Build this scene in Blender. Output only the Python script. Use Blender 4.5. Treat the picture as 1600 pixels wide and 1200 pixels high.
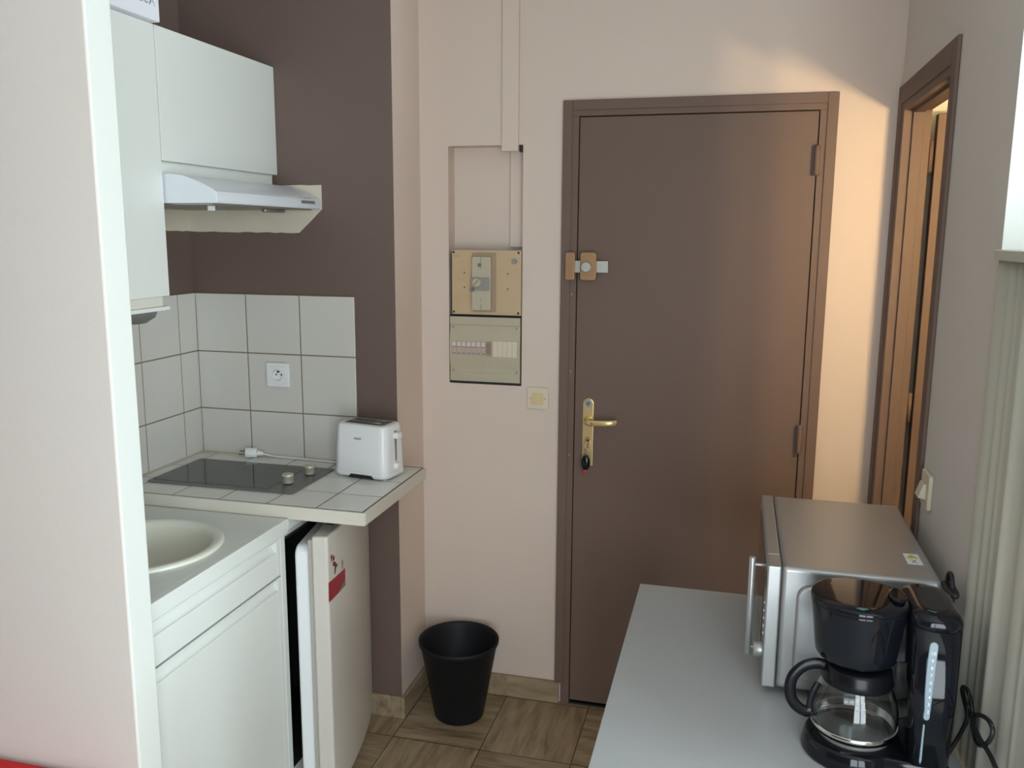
import bpy, bmesh, math, random
from mathutils import Vector, Matrix

for o in list(bpy.data.objects):
    bpy.data.objects.remove(o)
SC = bpy.context.scene
COL = SC.collection
random.seed(4)

# ------------------------------------------------------------------ camera
def cam_axes(yaw, pitch, roll):
    a, b, c = map(math.radians, (yaw, pitch, roll))
    fw = Vector((-math.sin(a)*math.cos(b), math.cos(a)*math.cos(b), math.sin(b)))
    r0 = Vector((math.cos(a), math.sin(a), 0)); u0 = r0.cross(fw)
    return math.cos(c)*r0 + math.sin(c)*u0, -math.sin(c)*r0 + math.cos(c)*u0, fw
r_, u_, f_ = cam_axes(14.3837, -9.8247, 0.3535)
cam = bpy.data.cameras.new('camera')
cam.sensor_fit = 'HORIZONTAL'; cam.sensor_width = 36.0
cam.lens = 1356.12*36.0/1600.0
cam.clip_start = 0.02
camo = bpy.data.objects.new('camera', cam); COL.objects.link(camo)
M = Matrix((( r_.x, u_.x, -f_.x), (r_.y, u_.y, -f_.y), (r_.z, u_.z, -f_.z))).to_4x4()
M.translation = Vector((1.0652, -2.8718, 1.6774))
camo.matrix_world = M
SC.camera = camo

# ------------------------------------------------------------------ light
SC.view_settings.view_transform = 'Standard'
SC.view_settings.look = 'None'
SC.view_settings.exposure = 0.0
SC.view_settings.gamma = 1.0
SC.view_settings.use_curve_mapping = False
w = bpy.data.worlds.new('sky'); SC.world = w; w.use_nodes = True
bg = w.node_tree.nodes['Background']
bg.inputs[0].default_value = (0.62, 0.80, 1.0, 1); bg.inputs[1].default_value = 1.0

def area(name, loc, direction, sx, sy, power, color):
    l = bpy.data.lights.new(name, 'AREA'); l.shape = 'RECTANGLE'
    l.size = sx; l.size_y = sy; l.energy = power; l.color = color
    o = bpy.data.objects.new(name, l); COL.objects.link(o)
    o.location = loc
    o.rotation_euler = Vector(direction).to_track_quat('-Z', 'Y').to_euler()
    return o
# daylight entering by the two windows of the main room, behind the photographer: a large one in its right
# wall and a smaller one in its facade
WXR, RYA, RYB, RZA, RZB = 4.0, -3.38, -2.20, 0.55, 2.35
WYF, WX0, WX1, WZ0, WZ1 = -3.45, 0.95, 2.25, 0.06, 2.25
area('window_daylight', (WXR+0.16, (RYA+RYB)/2, (RZA+RZB)/2), (-1, 0, 0), RYB-RYA, RZB-RZA, 235, (0.76, 0.93, 1.0))
area('window_daylight', ((WX0+WX1)/2, WYF-0.16, (WZ0+WZ1)/2), (0, 1, 0), WX1-WX0, WZ1-WZ0, 86, (0.86, 0.95, 1.0))

BULBS = [(1.827, -1.04, 1.842), (1.920, -1.04, 1.842)]
BULB_R, BULB_W = 0.022, 19.0      # radius and watts of the two bathroom bulbs

# ------------------------------------------------------------------ materials
def mat(name, col, rough=0.5, metal=0.0, bump=0.0, bscale=200.0, var=0.0, vscale=6.0, spec=0.5, coat=0.0):
    m = bpy.data.materials.new(name); m.use_nodes = True
    nt = m.node_tree; p = nt.nodes['Principled BSDF']
    p.inputs['Base Color'].default_value = (*col, 1); p.inputs['Roughness'].default_value = rough
    p.inputs['Metallic'].default_value = metal; p.inputs['Specular IOR Level'].default_value = spec
    p.inputs['Coat Weight'].default_value = coat
    tc = nt.nodes.new('ShaderNodeTexCoord')
    if var > 0:
        n = nt.nodes.new('ShaderNodeTexNoise'); n.inputs['Scale'].default_value = vscale; n.inputs['Detail'].default_value = 6
        nt.links.new(tc.outputs['Object'], n.inputs['Vector'])
        mx = nt.nodes.new('ShaderNodeMix'); mx.data_type = 'RGBA'
        mx.inputs[6].default_value = (*[c*(1-var) for c in col], 1); mx.inputs[7].default_value = (*[min(1, c*(1+var)) for c in col], 1)
        nt.links.new(n.outputs['Fac'], mx.inputs[0]); nt.links.new(mx.outputs[2], p.inputs['Base Color'])
    if bump > 0:
        n2 = nt.nodes.new('ShaderNodeTexNoise'); n2.inputs['Scale'].default_value = bscale; n2.inputs['Detail'].default_value = 4
        nt.links.new(tc.outputs['Object'], n2.inputs['Vector'])
        b = nt.nodes.new('ShaderNodeBump'); b.inputs['Strength'].default_value = bump; b.inputs['Distance'].default_value = 0.002
        nt.links.new(n2.outputs['Fac'], b.inputs['Height']); nt.links.new(b.outputs['Normal'], p.inputs['Normal'])
    return m

MT = dict(
    wall=mat('beige_wall_paint', (0.665, 0.545, 0.468), 0.75, bump=0.12, bscale=160, var=0.02, vscale=3),
    brown=mat('brown_wall_paint', (0.142, 0.094, 0.078), 0.6, bump=0.15, bscale=160, var=0.03, vscale=3),
    door=mat('brown_door_paint', (0.150, 0.098, 0.078), 0.62, spec=0.35, bump=0.08, bscale=90, var=0.03, vscale=4),
    white_wall=mat('white_wall_paint', (0.65, 0.65, 0.61), 0.7, bump=0.1, bscale=140),
    pale=mat('pale_partition_paint', (0.715, 0.655, 0.60), 0.75, bump=0.12, bscale=160, var=0.015, vscale=3),
    ceil=mat('ceiling_paint', (0.75, 0.74, 0.70), 0.8, bump=0.1, bscale=140),
    lam=mat('white_laminate', (0.69, 0.70, 0.66), 0.32, bump=0.02, bscale=60, var=0.01),
    lam_warm=mat('cream_laminate', (0.64, 0.60, 0.52), 0.4, var=0.03, vscale=9),
    worktop=mat('pale_worktop_laminate', (0.66, 0.69, 0.65), 0.4, var=0.02, vscale=60),
    sinkm=mat('cream_sink_resin', (0.72, 0.70, 0.61), 0.3, var=0.02),
    tile=mat('white_glazed_tile', (0.61, 0.59, 0.54), 0.12, bump=0.05, bscale=12, var=0.02, vscale=5),
    counter_tile=mat('worktop_tile_lit', (0.74, 0.735, 0.70), 0.14, bump=0.05, bscale=12, var=0.02, vscale=5),  # tile white, lightened to carry the light reflected off the worktop
    grout=mat('brown_stained_grout', (0.13, 0.09, 0.06), 0.8, var=0.3, vscale=14),
    grout_wall=mat('stained_wall_grout', (0.23, 0.175, 0.12), 0.8, var=0.3, vscale=12),
    grout_pale=mat('pale_grout', (0.42, 0.36, 0.29), 0.8, var=0.25, vscale=10),
    plaster=mat('bare_cream_plaster', (0.60, 0.54, 0.43), 0.85, bump=0.4, bscale=70, var=0.08, vscale=12),
    hood=mat('white_hood_enamel', (0.66, 0.68, 0.71), 0.28),
    black=mat('gloss_black_plastic', (0.006, 0.007, 0.010), 0.06, spec=0.35),
    black_satin=mat('satin_black_plastic', (0.006, 0.006, 0.008), 0.26, spec=0.25),
    bin=mat('matt_black_plastic', (0.009, 0.010, 0.013), 0.55, bump=0.05, bscale=300, spec=0.3),
    rubber=mat('black_cable_rubber', (0.012, 0.012, 0.013), 0.45),
    dark=mat('dark_parts_and_shade', (0.015, 0.015, 0.016), 0.7),  # near black for real dark parts and for painted shade in gaps and hollows
    hobglass=mat('black_hob_glass', (0.020, 0.022, 0.022), 0.06),
    hobsteel=mat('brushed_dark_steel', (0.17, 0.17, 0.163), 0.42, metal=0.3, bump=0.05, bscale=300),
    knob=mat('champagne_metal', (0.60, 0.55, 0.46), 0.42, metal=0.55),
    steel=mat('bare_steel', (0.43, 0.42, 0.38), 0.42, metal=0.85, var=0.12, vscale=60),
    silver=mat('silver_paint', (0.43, 0.43, 0.425), 0.36, metal=0.6, bump=0.03, bscale=400),
    chrome=mat('polished_metal', (0.75, 0.74, 0.70), 0.15, metal=1.0),
    brass=mat('polished_brass', (0.80, 0.62, 0.30), 0.28, metal=0.72, var=0.05, vscale=40),
    bronze=mat('bronze_lacquer', (0.34, 0.20, 0.10), 0.42, metal=0.4, var=0.12, vscale=50),
    toaster=mat('white_plastic', (0.80, 0.80, 0.80), 0.3),
    grey=mat('grey_plastic', (0.17, 0.165, 0.155), 0.4),
    ivory=mat('ivory_plastic', (0.66, 0.58, 0.44), 0.45, var=0.04, vscale=20),
    ivory2=mat('yellowed_rocker', (0.66, 0.50, 0.28), 0.4),
    panelb=mat('yellowed_meter_board', (0.54, 0.39, 0.235), 0.5, var=0.08, vscale=18),
    panelg=mat('aged_greyish_plastic', (0.47, 0.415, 0.305), 0.45, var=0.06, vscale=15),
    paneld=mat('brown_grey_plastic', (0.36, 0.26, 0.17), 0.5),
    breaker=mat('pale_pinkish_plastic', (0.50, 0.38, 0.33), 0.45),
    rating=mat('pale_label_plastic', (0.62, 0.55, 0.50), 0.5),
    wall_right=mat('beige_wall_bounce_toned', (0.68, 0.63, 0.585), 0.75, bump=0.12, bscale=160, var=0.02, vscale=3),  # wall beige greyed and lightened, in place of bounce light on this wall
    seal=mat('yellowed_sealant', (0.58, 0.48, 0.34), 0.6, var=0.2, vscale=20),
    lab_red=mat('red_print', (0.42, 0.05, 0.05), 0.6),
    red=mat('red_sticker', (0.30, 0.010, 0.022), 0.45),
    olive=mat('olive_sticker', (0.20, 0.16, 0.11), 0.5),
    redfab=mat('red_fabric', (0.55, 0.012, 0.018), 0.9, bump=0.3, bscale=400),
    maroon=mat('maroon_print', (0.16, 0.03, 0.022), 0.6),
    ochre=mat('ochre_print', (0.34, 0.27, 0.14), 0.6),
    tablew=mat('pale_grey_table_laminate', (0.41, 0.42, 0.425), 0.36, var=0.015, vscale=50),
    cream=mat('cream_ribbed_plastic', (0.55, 0.535, 0.46), 0.5, var=0.03),
    card=mat('white_card', (0.74, 0.73, 0.78), 0.5),
    ink=mat('black_ink', (0.02, 0.02, 0.02), 0.6),
    pinkink=mat('faded_pink_ink', (0.50, 0.33, 0.38), 0.6),
    greyink=mat('faded_grey_ink', (0.38, 0.38, 0.44), 0.6),
    teal=mat('teal_tape', (0.05, 0.17, 0.20), 0.3),
    gauge=mat('frosted_gauge', (0.25, 0.32, 0.36), 0.25),
    whiteprint=mat('white_print', (0.80, 0.84, 0.86), 0.5),
    yellow=mat('yellow_print', (0.60, 0.50, 0.05), 0.5),
    green=mat('green_print', (0.18, 0.30, 0.10), 0.5),
    gasket=mat('grey_gasket', (0.44, 0.42, 0.38), 0.6),
    fridge=mat('fridge_enamel', (0.60, 0.56, 0.505), 0.32, bump=0.03, bscale=40, var=0.01),
    liner=mat('fridge_liner_plastic', (0.78, 0.79, 0.80), 0.35),
    mwdoor=mat('dark_oven_glass', (0.05, 0.04, 0.035), 0.06),
    trunk=mat('painted_cable_trunking', (0.665, 0.545, 0.468), 0.65),
    lens=mat('lamp_lens', (0.16, 0.14, 0.12), 0.2),
    bulb=mat('frosted_bulb', (0.9, 0.85, 0.75), 0.4),
)
def emissive(name, col, s):
    m = mat(name, col, 0.4); p = m.node_tree.nodes['Principled BSDF']
    p.inputs['Emission Color'].default_value = (*col, 1); p.inputs['Emission Strength'].default_value = s
    return m
def glass_mat(name, tint, rough=0.0):
    m = bpy.data.materials.new(name); m.use_nodes = True
    p = m.node_tree.nodes['Principled BSDF']
    p.inputs['Base Color'].default_value = (*tint, 1); p.inputs['Roughness'].default_value = rough
    p.inputs['Transmission Weight'].default_value = 1.0; p.inputs['IOR'].default_value = 1.45
    return m
MT['glass'] = glass_mat('carafe_glass', (0.96, 0.97, 0.97))
def pane_mat():
    m = bpy.data.materials.new('window_glass'); m.use_nodes = True
    nt = m.node_tree; out = nt.nodes['Material Output']
    t = nt.nodes.new('ShaderNodeBsdfTransparent'); g = nt.nodes.new('ShaderNodeBsdfGlossy'); g.inputs['Roughness'].default_value = 0.02
    mx = nt.nodes.new('ShaderNodeMixShader'); mx.inputs[0].default_value = 0.06
    nt.links.new(t.outputs[0], mx.inputs[1]); nt.links.new(g.outputs[0], mx.inputs[2]); nt.links.new(mx.outputs[0], out.inputs[0])
    return m
MT['pane'] = pane_mat()

def travertine(name, tiled=True):
    m = bpy.data.materials.new(name); m.use_nodes = True
    nt = m.node_tree; N = nt.nodes; L = nt.links; p = N['Principled BSDF']
    tc = N.new('ShaderNodeTexCoord'); sep = N.new('ShaderNodeSeparateXYZ'); L.new(tc.outputs['Object'], sep.inputs[0])
    def mth(op, a, b=None):
        n = N.new('ShaderNodeMath'); n.operation = op
        for i, v in enumerate((a, b)):
            if v is None: continue
            if isinstance(v, (int, float)): n.inputs[i].default_value = v
            else: L.new(v, n.inputs[i])
        return n.outputs[0]
    u = mth('DIVIDE', mth('ADD', sep.outputs[0], 10*0.3045 - 0.0155), 0.3045)
    v = mth('DIVIDE', mth('ADD', sep.outputs[1], 20*0.3460 + 0.0200), 0.3460)
    iu = mth('FLOOR', u); iv = mth('FLOOR', v); fu = mth('FRACT', u); fv = mth('FRACT', v)
    chk = mth('MODULO', mth('ADD', iu, iv), 2.0)
    tid = mth('ADD', mth('MULTIPLY', iu, 7.31), mth('MULTIPLY', iv, 3.17))
    def stretched(sx, sy):
        c = N.new('ShaderNodeCombineXYZ')
        L.new(mth('ADD', mth('MULTIPLY', sep.outputs[0], sx), tid), c.inputs[0])
        L.new(mth('ADD', mth('MULTIPLY', sep.outputs[1], sy), mth('MULTIPLY', sep.outputs[2], 20)), c.inputs[1])
        L.new(tid, c.inputs[2])
        n = N.new('ShaderNodeTexNoise'); n.inputs['Scale'].default_value = 1.0; n.inputs['Detail'].default_value = 8; n.inputs['Roughness'].default_value = 0.62
        n.inputs['Distortion'].default_value = 0.4
        L.new(c.outputs[0], n.inputs['Vector']); return n.outputs['Fac']
    mxf = N.new('ShaderNodeMix'); mxf.data_type = 'FLOAT'
    L.new(chk, mxf.inputs[0]); L.new(stretched(34, 5.0), mxf.inputs[2]); L.new(stretched(5.0, 34), mxf.inputs[3])
    cr = N.new('ShaderNodeValToRGB'); L.new(mxf.outputs[0], cr.inputs[0])
    e = cr.color_ramp.elements; e[0].position = 0.30; e[0].color = (0.175, 0.118, 0.068, 1); e[1].position = 0.70; e[1].color = (0.42, 0.325, 0.213, 1)
    k = e.new(0.5); k.color = (0.31, 0.232, 0.145, 1)
    col = cr.outputs[0]
    if tiled:
        gw = 0.006
        eu = mth('MINIMUM', fu, mth('SUBTRACT', 1.0, fu)); ev_ = mth('MINIMUM', fv, mth('SUBTRACT', 1.0, fv))
        g = mth('LESS_THAN', mth('MINIMUM', eu, ev_), gw)
        mg = N.new('ShaderNodeMix'); mg.data_type = 'RGBA'; L.new(g, mg.inputs[0]); L.new(col, mg.inputs[6])
        mg.inputs[7].default_value = (0.085, 0.052, 0.030, 1); col = mg.outputs[2]
    L.new(col, p.inputs['Base Color']); p.inputs['Roughness'].default_value = 0.38
    return m
MT['floor'] = travertine('travertine_floor_tiles'); MT['skirt'] = travertine('travertine_skirting', False)

# ------------------------------------------------------------------ mesh helpers
def box(bm, lo, hi, mi=0):
    x0, y0, z0 = [min(a, b) for a, b in zip(lo, hi)]; x1, y1, z1 = [max(a, b) for a, b in zip(lo, hi)]
    v = [bm.verts.new(c) for c in ((x0,y0,z0),(x1,y0,z0),(x1,y1,z0),(x0,y1,z0),(x0,y0,z1),(x1,y0,z1),(x1,y1,z1),(x0,y1,z1))]
    fs = []
    for q in ((3,2,1,0),(4,5,6,7),(0,1,5,4),(1,2,6,5),(2,3,7,6),(3,0,4,7)):
        f = bm.faces.new([v[i] for i in q]); f.material_index = mi; fs.append(f)
    return fs   # bottom, top, -y, +x, +y, -x
AX = {'x': Vector((1,0,0)), 'y': Vector((0,1,0)), 'z': Vector((0,0,1))}
def basis(d):
    d = Vector(d).normalized(); h = Vector((0,0,1)) if abs(d.z) < 0.9 else Vector((1,0,0))
    a = h.cross(d).normalized(); return a, d.cross(a)
def cyl(bm, p0, p1, r0, r1=None, n=24, mi=0):
    r1 = r0 if r1 is None else r1
    p0 = Vector(p0); p1 = Vector(p1); a, b = basis(p1-p0)
    c = [(math.cos(2*math.pi*i/n), math.sin(2*math.pi*i/n)) for i in range(n)]
    A = [bm.verts.new(p0 + (a*x + b*y)*r0) for x, y in c]; B = [bm.verts.new(p1 + (a*x + b*y)*r1) for x, y in c]
    for i in range(n):
        f = bm.faces.new((A[i], A[(i+1)%n], B[(i+1)%n], B[i])); f.smooth = True; f.material_index = mi
    f = bm.faces.new(A[::-1]); f.material_index = mi; f = bm.faces.new(B); f.material_index = mi
def lathe(bm, prof, c=(0,0,0), n=48, mi=0, closed=False, sy=1.0):
    c = Vector(c); rings = []
    for r, z in prof:
        if r < 1e-6: rings.append([bm.verts.new(c + Vector((0,0,z)))])
        else: rings.append([bm.verts.new(c + Vector((r*math.cos(2*math.pi*i/n), sy*r*math.sin(2*math.pi*i/n), z))) for i in range(n)])
    seq = list(zip(rings, rings[1:])) + ([(rings[-1], rings[0])] if closed else [])
    for A, B in seq:
        for i in range(n):
            j = (i+1) % n
            if len(A) == 1 and len(B) == 1: continue
            if len(A) == 1: f = bm.faces.new((A[0], B[j], B[i]))
            elif len(B) == 1: f = bm.faces.new((A[i], A[j], B[0]))
            else: f = bm.faces.new((A[i], A[j], B[j], B[i]))
            f.smooth = True; f.material_index = mi
def prism(bm, pts, origin, U, V, depth, mi=0, smooth=False):
    """polygon pts (u,v) in the plane origin+U,V pushed along depth (vector)"""
    origin = Vector(origin); U = Vector(U); V = Vector(V); D = Vector(depth)
    A = [bm.verts.new(origin + U*u + V*v) for u, v in pts]; B = [bm.verts.new(origin + U*u + V*v + D) for u, v in pts]
    n = len(pts)
    for i in range(n):
        f = bm.faces.new((A[i], A[(i+1)%n], B[(i+1)%n], B[i])); f.material_index = mi; f.smooth = smooth
    f = bm.faces.new(A[::-1]); f.material_index = mi; f = bm.faces.new(B); f.material_index = mi
def rrect(x0, y0, x1, y1, r, n=6):
    out = []
    for cx, cy, a0 in ((x1-r, y1-r, 0), (x0+r, y1-r, 90), (x0+r, y0+r, 180), (x1-r, y0+r, 270)):
        for i in range(n+1):
            a = math.radians(a0 + 90*i/n); out.append((cx + r*math.cos(a), cy + r*math.sin(a)))
    return out
def tube(bm, pts, r, n=10, mi=0, smooth_iter=0, rz=None):
    P = [Vector(p) for p in pts]
    for _ in range(smooth_iter):
        Q = [P[0]]
        for a, b in zip(P, P[1:]): Q += [a*0.75 + b*0.25, a*0.25 + b*0.75]
        P = Q + [P[-1]]
    rings = []; pa = None
    for i, p in enumerate(P):
        d = (P[min(i+1, len(P)-1)] - P[max(i-1, 0)]).normalized()
        if pa is None: a, b = basis(d)
        else:
            a = (pa - d*pa.dot(d)).normalized(); b = d.cross(a)
        pa = a
        rings.append([bm.verts.new(p + a*r*math.cos(2*math.pi*k/n) + b*(rz or r)*math.sin(2*math.pi*k/n)) for k in range(n)])
    for A, B in zip(rings, rings[1:]):
        for k in range(n):
            f = bm.faces.new((A[k], A[(k+1)%n], B[(k+1)%n], B[k])); f.smooth = True; f.material_index = mi
    bm.faces.new(rings[0][::-1]).material_index = mi; bm.faces.new(rings[-1]).material_index = mi
def obj(name, bm, mats, parent=None, bevel=0.0, seg=2, loc=None, rotz=0.0):
    bmesh.ops.recalc_face_normals(bm, faces=bm.faces[:])
    me = bpy.data.meshes.new(name); bm.to_mesh(me); bm.free()
    for k in ([mats] if isinstance(mats, str) else mats): me.materials.append(MT[k])
    o = bpy.data.objects.new(name, me); COL.objects.link(o)
    if parent: o.parent = parent
    if loc: o.location = loc
    if rotz: o.rotation_euler = (0, 0, rotz)
    if bevel:
        b = o.modifiers.new('bevel', 'BEVEL'); b.width = bevel; b.segments = seg; b.limit_method = 'ANGLE'; b.angle_limit = math.radians(40)
        b.harden_normals = False
    return o
def BM(): return bmesh.new()
def bx(name, lo, hi, m, parent=None, bevel=0.0, seg=2):
    bm = BM(); box(bm, lo, hi); return obj(name, bm, m, parent, bevel, seg)
def thing(name, label, cat, loc=(0,0,0), rotz=0, group=None):
    o = bpy.data.objects.new(name, None); o.empty_display_size = 0.05; COL.objects.link(o)
    o.location = loc; o.rotation_euler = (0, 0, rotz); o['label'] = label; o['category'] = cat
    if group: o['group'] = group
    return o
def tag(o, label, cat, group=None):
    o['label'] = label; o['category'] = cat
    if group: o['group'] = group
    return o
def struct(o, label=None):
    o['kind'] = 'structure'
    if label: o['label'] = label
    return o
def text(name, s, size, m, origin, U, V, parent=None, align='LEFT', depth=0.0004):
    cu = bpy.data.curves.new(name, 'FONT'); cu.body = s; cu.size = size; cu.align_x = align; cu.extrude = depth/2
    t = bpy.data.objects.new(name, cu); COL.objects.link(t)
    bpy.context.view_layer.update()
    me = bpy.data.meshes.new_from_object(t.evaluated_get(bpy.context.evaluated_depsgraph_get()))
    bpy.data.objects.remove(t); me.materials.clear(); me.materials.append(MT[m])
    U = Vector(U).normalized(); V = Vector(V).normalized(); W = U.cross(V)
    Mx = Matrix(((U.x, V.x, W.x), (U.y, V.y, W.y), (U.z, V.z, W.z))).to_4x4(); Mx.translation = Vector(origin)
    me.transform(Mx)
    o = bpy.data.objects.new(name, me); COL.objects.link(o)
    if parent: o.parent = parent
    return o
def wall_grid(bm, plane, pos0, pos1, urange, zrange, holes, mi=0):
    """wall slab with holes. plane 'y' (u = x) or 'x' (u = y); hole = (u0,u1,z0,z1)"""
    us = sorted({*urange, *[h[0] for h in holes], *[h[1] for h in holes]}); zs = sorted({*zrange, *[h[2] for h in holes], *[h[3] for h in holes]})
    us = [u for u in us if urange[0] <= u <= urange[1]]; zs = [z for z in zs if zrange[0] <= z <= zrange[1]]
    def solid(i, j):
        if not (0 <= i < len(us)-1 and 0 <= j < len(zs)-1): return False
        cu = (us[i]+us[i+1])/2; cz = (zs[j]+zs[j+1])/2
        return not any(h[0] < cu < h[1] and h[2] < cz < h[3] for h in holes)
    cache = {}
    def V(u, p, z):
        k = (round(u,5), round(p,5), round(z,5))
        if k not in cache: cache[k] = bm.verts.new((u, p, z) if plane == 'y' else (p, u, z))
        return cache[k]
    def face(*c): bm.faces.new([V(*q) for q in c]).material_index = mi
    for i in range(len(us)-1):
        for j in range(len(zs)-1):
            if not solid(i, j): continue
            a, b, c, d = us[i], us[i+1], zs[j], zs[j+1]
            for p in (pos0, pos1): face((a,p,c),(b,p,c),(b,p,d),(a,p,d))
            if not solid(i-1, j): face((a,pos0,c),(a,pos1,c),(a,pos1,d),(a,pos0,d))
            if not solid(i+1, j): face((b,pos0,c),(b,pos1,c),(b,pos1,d),(b,pos0,d))
            if not solid(i, j-1): face((a,pos0,c),(b,pos0,c),(b,pos1,c),(a,pos1,c))
            if not solid(i, j+1): face((a,pos0,d),(b,pos0,d),(b,pos1,d),(a,pos1,d))

# ------------------------------------------------------------------ the room shell
H = 2.62; W = 1.512; YB = -0.243; KX = -0.741
bm = BM(); box(bm, (-2.6, -4.6, -0.1), (4.3, 0.7, 0)); struct(obj('floor', bm, 'floor'), 'beige travertine tiles with dark joints')
bm = BM(); box(bm, (-2.6, -4.6, H), (4.3, 0.7, H+0.1)); struct(obj('ceiling', bm, 'ceil'))
# back wall (entry door wall) with door opening and meter niche
NX0, NX1, NZ0, NZ1 = 0.101, 0.362, 1.158, 1.967
bm = BM(); wall_grid(bm, 'y', 0.0, 0.16, (-0.9, W), (0, H), [(0.518, 1.318, 0, 2.084), (NX0, NX1, NZ0, NZ1)])
box(bm, (NX0-0.02, 0.067, NZ0-0.02), (NX1+0.02, 0.159, NZ1+0.02))
struct(obj('wall_back', bm, 'wall'), 'beige wall with entry door and meter niche')
# kitchen end wall: brown face, beige side towards the entry
bm = BM(); fs = box(bm, (KX, YB, 0), (0, 0, H)); fs[2].material_index = 1
struct(obj('wall_kitchen', bm, ['wall', 'brown']), 'dark brown painted wall behind the hob')
bx_ = BM(); box(bx_, (KX-0.12, -1.40, 0), (KX, 0, H)); struct(obj('wall_left', bx_, 'brown'), 'dark brown side wall of the kitchen recess')
# partition between recess and main room: beige face, white end
bm = BM(); fs = box(bm, (-2.5, -1.472, 0), (-0.088, -1.40, H)); fs[3].material_index = 1
struct(obj('wall_partition', bm, ['pale', 'white_wall'], bevel=0.004), 'pale partition wall in the left foreground with a white end')
# right wall (bathroom wall) with door opening; its end towards the main room is white
BY0, BY1, BZ = -0.700, -0.020, 2.066
bm = BM(); wall_grid(bm, 'x', W, W+0.07, (-1.168, 0.0), (0, H), [(BY0, BY1, 0, BZ)])
struct(obj('wall_right', bm, 'wall_right'), 'greyish beige wall right of the entry with the bathroom doorway')
bm = BM(); box(bm, (W+0.0003, -1.1690, 0), (3.3, -1.1684, H)); box(bm, (W+0.0705, -1.168, 0), (3.3, -1.10, H))
struct(obj('wall_bathroom_near', bm, 'white_wall'), 'white wall end on the right')
bm = BM(); box(bm, (W+0.0005, 0.0, 0), (3.3, 0.10, H)); struct(obj('wall_bathroom_far', bm, 'white_wall'))
bm = BM(); box(bm, (3.2, -1.0995, 0), (3.3, -0.0005, H)); struct(obj('wall_bathroom_side', bm, 'white_wall'))
# main room behind the camera
bm = BM(); wall_grid(bm, 'y', WYF-0.14, WYF, (-2.5, 4.0), (0, H), [(WX0, WX1, WZ0, WZ1)]); struct(obj('wall_facade', bm, 'brown'))  # unseen facade, made brown to keep reflections dark
bm = BM(); box(bm, (-2.6, WYF, 0), (-2.5, -1.40, H)); struct(obj('wall_main_left', bm, 'wall'))
bm = BM(); wall_grid(bm, 'x', WXR, WXR+0.14, (WYF-0.14, -1.10), (0, H), [(RYA, RYB, RZA, RZB)]); struct(obj('wall_main_right', bm, 'wall'))
bm = BM(); box(bm, (3.3005, -1.172, 0), (3.9995, -1.10, H)); struct(obj('wall_main_corner', bm, 'wall'))
def casement(name, a0, a1, z0, z1, P):
    """two-leaf window; P maps (along, across, z) to a point, across 0..1 being the depth of the frame"""
    win = struct(bpy.data.objects.new(name, None)); COL.objects.link(win)
    m = (a0+a1)/2
    def pb(b, u0, u1, v0, v1, za, zb): box(b, P(u0, v0, za), P(u1, v1, zb))
    bm = BM()
    for u0, u1 in ((a0, a0+0.06), (m-0.045, m+0.045), (a1-0.06, a1)): pb(bm, u0, u1, 0, 1, z0, z1)
    for za, zb in ((z0, z0+0.07), (z1-0.06, z1)): pb(bm, a0+0.06, m-0.045, 0, 1, za, zb); pb(bm, m+0.045, a1-0.06, 0, 1, za, zb)
    obj('window_frame', bm, 'lam', win)
    for u0, u1 in ((a0+0.06, m-0.045), (m+0.045, a1-0.06)):
        bm = BM(); pb(bm, u0, u1, 0.4, 0.5, z0+0.07, z1-0.06); obj('window_pane', bm, 'pane', win)
casement('window_1', RYA, RYB, RZA, RZB, lambda u, v, z: (WXR+0.10-0.05*v, u, z))
casement('window_2', WX0, WX1, WZ0, WZ1, lambda u, v, z: (u, WYF-0.10+0.05*v, z))

# skirting
def skirt(name, lo, hi): return struct(bx(name, lo, hi, 'skirt', None, 0.002))
skirt('baseboard_back', (0.0135, -0.0135, 0), (0.512, 0, 0.080))
skirt('baseboard_side', (0, YB-0.0135, 0), (0.0135, 0, 0.080))
skirt('baseboard_kitchen', (-0.12, YB-0.0135, 0), (-0.0003, YB, 0.080))
# bare plaster left around the extractor hood
def ragged(pts, amp, n=7):
    out = []
    for i, p in enumerate(pts):
        q = pts[(i+1) % len(pts)]; out.append(p); L = math.hypot(q[0]-p[0], q[1]-p[1])
        k = max(1, int(L/0.022))
        for j in range(1, k):
            t = j/k; out.append((p[0]+(q[0]-p[0])*t + random.uniform(-amp, amp), p[1]+(q[1]-p[1])*t + random.uniform(-amp, amp)))
    return out
bm = BM(); prism(bm, ragged([(KX+0.0002, 1.679), (-0.60, 1.677), (-0.333, 1.676), (-0.249, 1.752), (-0.249, 1.829), (KX+0.0002, 1.829)], 0.0016), (0, YB, 0), (1,0,0), (0,0,1), (0, -0.0015, 0))
prism(bm, ragged([(-0.84, 1.684), (YB-0.0003, 1.679), (YB-0.0003, 1.83), (-0.84, 1.83)], 0.0016), (KX, 0, 0), (0,1,0), (0,0,1), (0.0015, 0, 0))
struct(obj('trim_1', bm, 'plaster'), 'bare cream plaster patch left around the extractor hood')

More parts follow.
